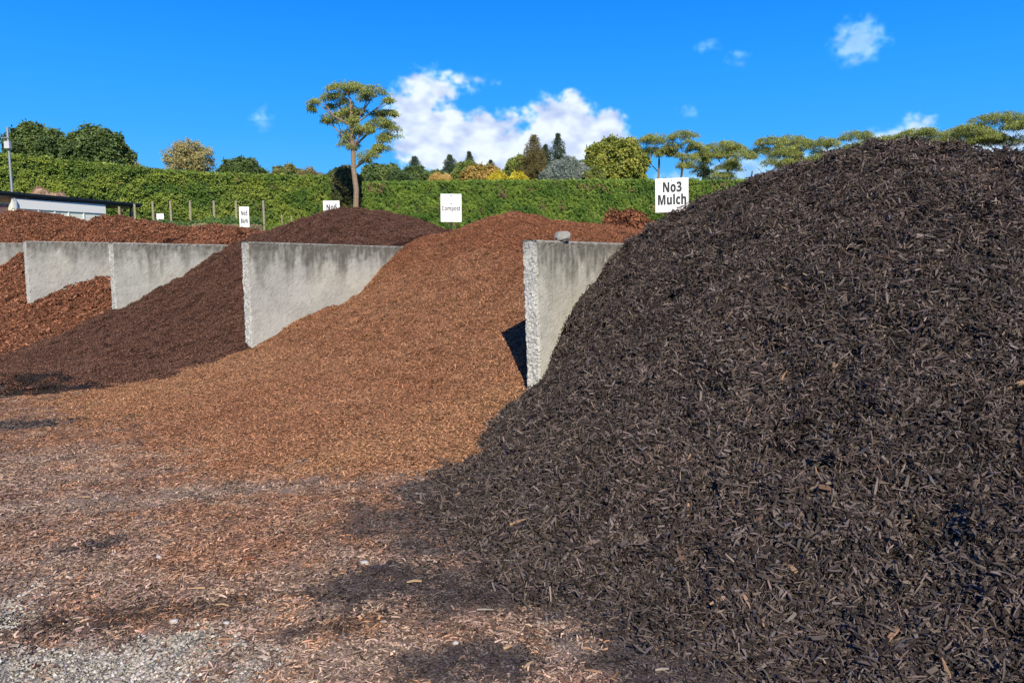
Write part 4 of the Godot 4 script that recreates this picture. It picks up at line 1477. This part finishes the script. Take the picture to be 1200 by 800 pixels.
	var gums := [
		[11.98, 62.0, [[-0.46, 11.06, 1.29, 0.57], [-1.36, 10.38, 0.72, 0.43], [0.25, 10.17, 1.00, 0.43]], "flat-topped gum just right of the round yellow-green tree"],
		[13.44, 60.0, [[0.06, 11.22, 1.11, 0.48], [-0.59, 10.43, 0.83, 0.42], [1.10, 10.30, 0.83, 0.42], [0.45, 9.44, 0.69, 0.42]], "thin gum standing straight above the No3 Mulch sign"],
		[16.15, 64.0, [[0.31, 10.31, 1.03, 0.44], [-0.61, 9.46, 1.03, 0.52], [0.13, 8.89, 0.89, 0.44]], "lower gum right of the one above the No3 Mulch sign"],
		[17.34, 61.0, [[-0.16, 10.57, 1.55, 0.49], [-0.82, 9.90, 0.99, 0.42], [0.90, 9.77, 0.99, 0.49], [0.24, 8.89, 0.99, 0.56], [-0.22, 8.21, 0.99, 0.42]], "many-layered gum where hedge and black heap meet"],
		[22.92, 63.0, [[-1.29, 11.21, 1.16, 0.58], [0.48, 11.35, 1.45, 0.58], [-1.97, 10.52, 0.87, 0.58], [-0.53, 10.17, 1.31, 0.58], [1.57, 10.73, 1.16, 0.58], [0.91, 9.62, 1.16, 0.51]], "broadest dense gum above the left shoulder of the black heap"],
		[25.10, 60.0, [[-0.44, 10.56, 0.97, 0.55], [0.29, 9.64, 1.11, 0.48], [-0.72, 9.44, 0.97, 0.42]], "gum right beside the broadest one, half behind the black heap"],
		[28.05, 62.0, [[-0.29, 11.40, 1.07, 0.50], [0.24, 10.58, 1.00, 0.43], [-0.79, 10.31, 0.72, 0.43]], "rounded gum crown left of the heap's top, second from the broadest"],
		[32.22, 65.0, [[-0.74, 11.30, 1.50, 0.45], [0.34, 11.66, 0.90, 0.37], [-0.40, 10.58, 1.20, 0.45]], "low gum crown just peeking over the black heap"],
		[33.27, 62.0, [[-0.15, 11.61, 1.57, 0.43], [-0.81, 11.06, 1.00, 0.29], [0.26, 10.72, 1.14, 0.43]], "umbrella-shaped gum crown behind the very top of the black heap"],
		[37.62, 64.0, [[-0.55, 11.93, 1.18, 0.52], [-1.23, 11.36, 1.03, 0.37], [0.56, 11.57, 1.18, 0.44]], "small gum crown left of the one at the right edge"],
		[39.02, 60.0, [[-0.31, 12.60, 1.66, 0.55], [0.75, 11.88, 1.38, 0.55], [-2.26, 11.62, 1.52, 0.55], [-0.87, 11.09, 1.25, 0.42], [1.18, 10.76, 1.11, 0.55], [-1.88, 10.96, 0.97, 0.35]], "highest gum crown at the right edge of the picture"]]
	for e in gums:
		gum(e[0], e[1], e[2], ga, gb, 0.11, 9.6, 0.1, gum_bark, e[3], "gums in a row beyond the hedge")
	var dk := Color(0.050, 0.095, 0.026)
	var dk2 := Color(0.13, 0.19, 0.048)
	round_tree(-35.02, 56, 11.5, 6.0, 5.1, dk, dk2, "large dark green round tree at the far left", "broad")
	round_tree(-29.54, 54, 10.95, 5.9, 4.8, dk, dk2, "dark green round tree, second from the left edge", "broad")
	round_tree(-30.1, 60, 9.3, 6.5, 1.5, Color(0.338, 0.221, 0.091), Color(0.442, 0.338, 0.169), "small tan autumn crown right of the two dark round trees", "sparse", 0.8)
	round_tree(-25.59, 60, 10.95, 7.3, 4.0, Color(0.338, 0.260, 0.111), Color(0.390, 0.377, 0.169), "thin-crowned autumn tree standing alone above the left hedge", "sparse", 0.42)
	round_tree(-20.03, 56, 9.05, 5.5, 3.7, dk, dk2, "low dense dark green tree right of the autumn tree", "broad")
	round_tree(-18.56, 62, 9.2, 5.5, 3.3, Color(0.117, 0.169, 0.046), Color(0.247, 0.247, 0.078), "olive green tree top above the left hedge's right half", "broad")
	round_tree(-16.14, 60, 8.75, 5.5, 2.9, Color(0.143, 0.156, 0.052), Color(0.312, 0.247, 0.111), "brownish olive tree top near the left hedge's right end", "sparse", 0.9)
	round_tree(-14.4, 62, 8.9, 5.5, 2.8, Color(0.078, 0.130, 0.039), Color(0.156, 0.195, 0.065), "dull green tree just above the right end of the left hedge", "broad")
	round_tree(-11.5, 52, 8.1, 2.7, 2.7, Color(0.111, 0.124, 0.039), Color(0.234, 0.202, 0.078), "brownish bush left of the tall pale trunk", "broad", 1.0, "large_shrub")
	round_tree(-12.2, 50, 6.6, 2.7, 1.9, Color(0.046, 0.072, 0.023), Color(0.104, 0.130, 0.039), "very dark bush in the gap beside the left hedge's end", "broad", 1.0, "large_shrub")
	round_tree(-10.2, 50.0, 6.3, 2.7, 1.6, Color(0.039, 0.065, 0.019), Color(0.091, 0.117, 0.033), "dark shrub right behind the foot of the tall pale trunk", "broad", 1.0, "large_shrub")
	round_tree(-10.3, 60, 9.1, 5.5, 4.0, Color(0.065, 0.117, 0.033), Color(0.156, 0.221, 0.058), "green tree right of the tall pale trunk", "broad")
	round_tree(-8.0, 62, 9.1, 5.5, 3.4, Color(0.058, 0.117, 0.036), Color(0.143, 0.208, 0.065), "green tree between the pale trunk and the Compost sign", "broad")
	round_tree(-8.23, 55, 7.95, 5.0, 2.6, dk, Color(0.078, 0.143, 0.046), "dark low tree touching the right hedge's left half", "broad")
	round_tree(-6.6, 66, 9.3, 5.5, 3.2, Color(0.058, 0.111, 0.033), Color(0.117, 0.182, 0.058), "green tree top straight above the Compost sign's left edge", "broad")
	round_tree(-3.76, 64, 9.85, 6.0, 2.9, Color(0.111, 0.182, 0.039), Color(0.234, 0.299, 0.072), "bright green tree among small conifers above the Compost sign", "broad")
	round_tree(-2.23, 58, 8.7, 5.5, 3.9, Color(0.260, 0.208, 0.046), Color(0.442, 0.286, 0.078), "wide olive-orange autumn tree right of the Compost sign", "broad")
	round_tree(-5.1, 54, 7.7, 5.4, 2.1, Color(0.546, 0.351, 0.091), Color(0.700, 0.520, 0.221), "peach-yellow shrub on the hedge line above the Compost sign", "sparse", 1.3, "shrub")
	round_tree(-1.04, 53, 7.7, 5.2, 1.6, Color(0.546, 0.455, 0.039), Color(0.700, 0.624, 0.065), "bright yellow shrub on the hedge line, the left one", "broad", 1.0, "shrub")
	round_tree(0.45, 53, 7.65, 5.2, 1.6, Color(0.546, 0.455, 0.039), Color(0.700, 0.624, 0.065), "bright yellow shrub at the foot of the brown conifer", "broad", 1.0, "shrub")
	round_tree(-0.3, 66, 9.4, 6.0, 2.6, Color(0.072, 0.130, 0.036), Color(0.156, 0.208, 0.058), "dull green tree behind the two yellow shrubs", "broad")
	round_tree(0.6, 61, 9.95, 6.0, 2.7, Color(0.143, 0.208, 0.046), Color(0.273, 0.312, 0.072), "light green tree left of the brown conifer", "broad")
	round_tree(4.04, 56, 9.0, 5.2, 3.9, Color(0.156, 0.208, 0.202), Color(0.325, 0.377, 0.364), "blue-grey round tree between conifers and yellow-green tree", "needle", 1.2)
	round_tree(6.9, 70, 10.7, 6.0, 3.2, Color(0.078, 0.143, 0.039), Color(0.156, 0.221, 0.065), "green tree top behind the blue-grey one", "broad")
	round_tree(7.96, 58, 10.85, 5.6, 5.4, Color(0.150, 0.195, 0.029), Color(0.319, 0.332, 0.058), "big round yellow-green tree left of the No3 Mulch sign", "broad")
	round_tree(6.0, 55, 8.3, 5.5, 1.8, Color(0.143, 0.195, 0.039), Color(0.260, 0.299, 0.078), "small light green shrub at the big yellow-green tree's left foot", "broad", 1.0, "shrub")
	conifer(-5.76, 70, 11.1, 7.0, 3.56, Color(0.026, 0.065, 0.029), Color(0.065, 0.111, 0.046), "small dark conifer straight above the Compost sign")
	conifer(-4.2, 74, 11.8, 7.0, 3.41, Color(0.033, 0.065, 0.029), Color(0.078, 0.111, 0.052), "small dark conifer behind the bright green tree")
	conifer(-8.75, 68, 10.7, 7.0, 3.72, Color(0.026, 0.065, 0.033), Color(0.065, 0.111, 0.052), "dark conifer tip nearest to the tall pale trunk")
	conifer(-2.14, 76, 11.3, 7.5, 3.41, Color(0.039, 0.072, 0.026), Color(0.104, 0.117, 0.046), "conifer tip behind the olive-orange tree")
	conifer(1.75, 60, 11.3, 5.5, 4.96, Color(0.085, 0.091, 0.029), Color(0.234, 0.182, 0.065), "tall brown-green pointed conifer, the widest")
	conifer(4.0, 66, 12.3, 7.0, 4.03, Color(0.026, 0.058, 0.026), Color(0.065, 0.111, 0.052), "dark conifer with a thin spire above the blue-grey tree", 0.85)
	conifer(3.0, 68, 11.6, 7.0, 3.72, Color(0.026, 0.058, 0.026), Color(0.065, 0.104, 0.046), "dark conifer close behind the brown-green one")

	# shed, pole, fence, signs
	make_shed()
	var pole := thing("light_pole", Vector3(-21.29, terrain(-21.29, 32.0), -32.0), 0, "thin grey pole with a box at its top, far left", "pole")
	var pv := PackedVector3Array()
	tube(pv, [Vector3(0, -0.3, 0), Vector3(0, 4.45, 0)], [0.06, 0.05], 8)
	part("pole", mesh_of(pv, PackedColorArray()), mat_steel, pole)
	part("box", bevel_box(Vector3(0.22, 0.30, 0.18), 0.01), std(Color(0.72, 0.74, 0.75), 0.5), pole, Vector3(0.02, 3.55, 0.08))
	part("bracket", bevel_box(Vector3(0.34, 0.05, 0.05), 0.005), mat_steel, pole, Vector3(-0.08, 3.98, 0.05))
	var posts := [[-16.25, 3.73], [-15.61, 3.84], [-14.86, 3.94], [-14.12, 3.96], [-13.31, 3.97], [-12.33, 3.97], [-11.41, 3.97], [-10.28, 3.97]]
	var which := ["leftmost wooden fence post, under the shed roof's right end", "wooden fence post at the tip of the shed roof", "wooden fence post left of the smallest sign", "wooden fence post right of the smallest sign", "fourth wooden fence post from the right", "third wooden fence post from the right, above the plants", "wooden fence post just left of the No5 Bark sign", "rightmost thick wooden fence post, right of the No5 Bark sign"]
	for k in posts.size():
		fence_post(posts[k][0], posts[k][1], 31.0, 0.047, which[k], "fence posts before the left hedge")
	fence_post(-9.53, 3.38, 31.0, 0.028, "thin short stake, the left one of two", "thin stakes before the left hedge")
	fence_post(-9.14, 3.35, 31.0, 0.028, "thin short stake, the right one of two", "thin stakes before the left hedge")
	make_signs()

	# plants and pumpkins in front of the left hedge
	var la := Color(0.06, 0.13, 0.03)
	var lb := Color(0.16, 0.26, 0.07)
	low_plant(-15.6, 30.0, 1.8, 0.62, Color(0.05, 0.12, 0.04), Color(0.11, 0.2, 0.07), "dark leafy plant beside the shed's right end")
	low_plant(-14.2, 30.2, 1.7, 0.58, Color(0.05, 0.12, 0.04), Color(0.11, 0.2, 0.07), "dark leafy plant behind the smallest sign")
	low_plant(-12.9, 29.6, 1.6, 0.50, la, lb, "green leafy plant right of the smallest sign")
	low_plant(-11.6, 29.4, 1.7, 0.66, la, lb, "green leafy plant in the middle of the strip")
	low_plant(-10.5, 29.2, 1.5, 0.78, la, lb, "tallest bright leafy plant, left of the No5 Bark sign")
	low_plant(-8.9, 30.2, 1.4, 0.40, Color(0.09, 0.17, 0.03), Color(0.22, 0.3, 0.07), "low grassy plant right of the No5 Bark sign", "gum")
	low_plant(-11.2, 27.6, 1.5, 0.36, Color(0.26, 0.21, 0.12), Color(0.36, 0.31, 0.2), "withered tan plant below the green ones", "gum")
	low_plant(-10.0, 27.4, 1.4, 0.34, Color(0.24, 0.18, 0.12), Color(0.34, 0.28, 0.19), "withered brown plant at the foot of the No5 Bark sign", "gum")
	low_plant(-12.5, 28.0, 1.3, 0.30, Color(0.12, 0.15, 0.05), Color(0.25, 0.24, 0.1), "low yellowish plant on the edge of the red bark", "sparse")
	var po := Color(0.62, 0.36, 0.17)
	pumpkin(-13.9, 28.5, 0.10, Color(0.66, 0.46, 0.28), "pale pumpkin left of the smallest sign")
	pumpkin(-12.84, 28.5, 0.10, Color(0.66, 0.48, 0.27), "pale pumpkin right of the smallest sign")
	pumpkin(-12.56, 28.3, 0.09, Color(0.66, 0.5, 0.3), "second pale pumpkin right of the smallest sign")
	pumpkin(-11.89, 28.5, 0.13, Color(0.64, 0.36, 0.2), "largest orange pumpkin in front of the middle plant")
	pumpkin(-11.38, 28.3, 0.11, po, "orange pumpkin nearest the withered plants")
	pumpkin(-10.79, 28.5, 0.08, po, "small orange pumpkin left of the No5 Bark sign")

	# small things
	var lump := part("concrete_lump", rock_mesh(3, Vector3(0.085, 0.055, 0.07)), std(Color(0.27, 0.27, 0.25).linear_to_srgb(), 0.95), self, Vector3(0.53, 1.905, -7.78), Vector3(0.0, 0.5, -0.06))
	tag(lump, "broken concrete lump lying on the front end of the wall", "concrete lump")
	var slab := part("concrete_slab", bevel_box(Vector3(0.5, 0.16, 0.4), 0.012), std(Color(0.42, 0.43, 0.43).linear_to_srgb(), 0.9), self, Vector3(-1.65, 2.06, -16.4), Vector3(0, 0.25, 0))
	tag(slab, "flat grey slab on the ground at the Compost sign's post", "slab")
	make_litter()
	var spots := []
	for k in 5200:
		var gf := rng.randf_range(26.0, 46.0)
		var gx := rng.randf_range(-18.0, 16.0)
		if st(gx, gf).y < 8.0: continue
		spots.append([Vector3(gx, terrain(gx, gf) + 0.03, -gf), Vector3.UP, leaf_tint(Color(0.10, 0.17, 0.03), Color(0.26, 0.32, 0.08), 0.5 + 0.5 * n3(gx, gf, 2)), rng.randf_range(0.12, 0.24)])
	var grass := multi("grass", leaf_mesh["gum"], spots, mat_leaf, self)
	tag(grass, "rough green grass on the upper ground before the hedges", "grass", "", "stuff")
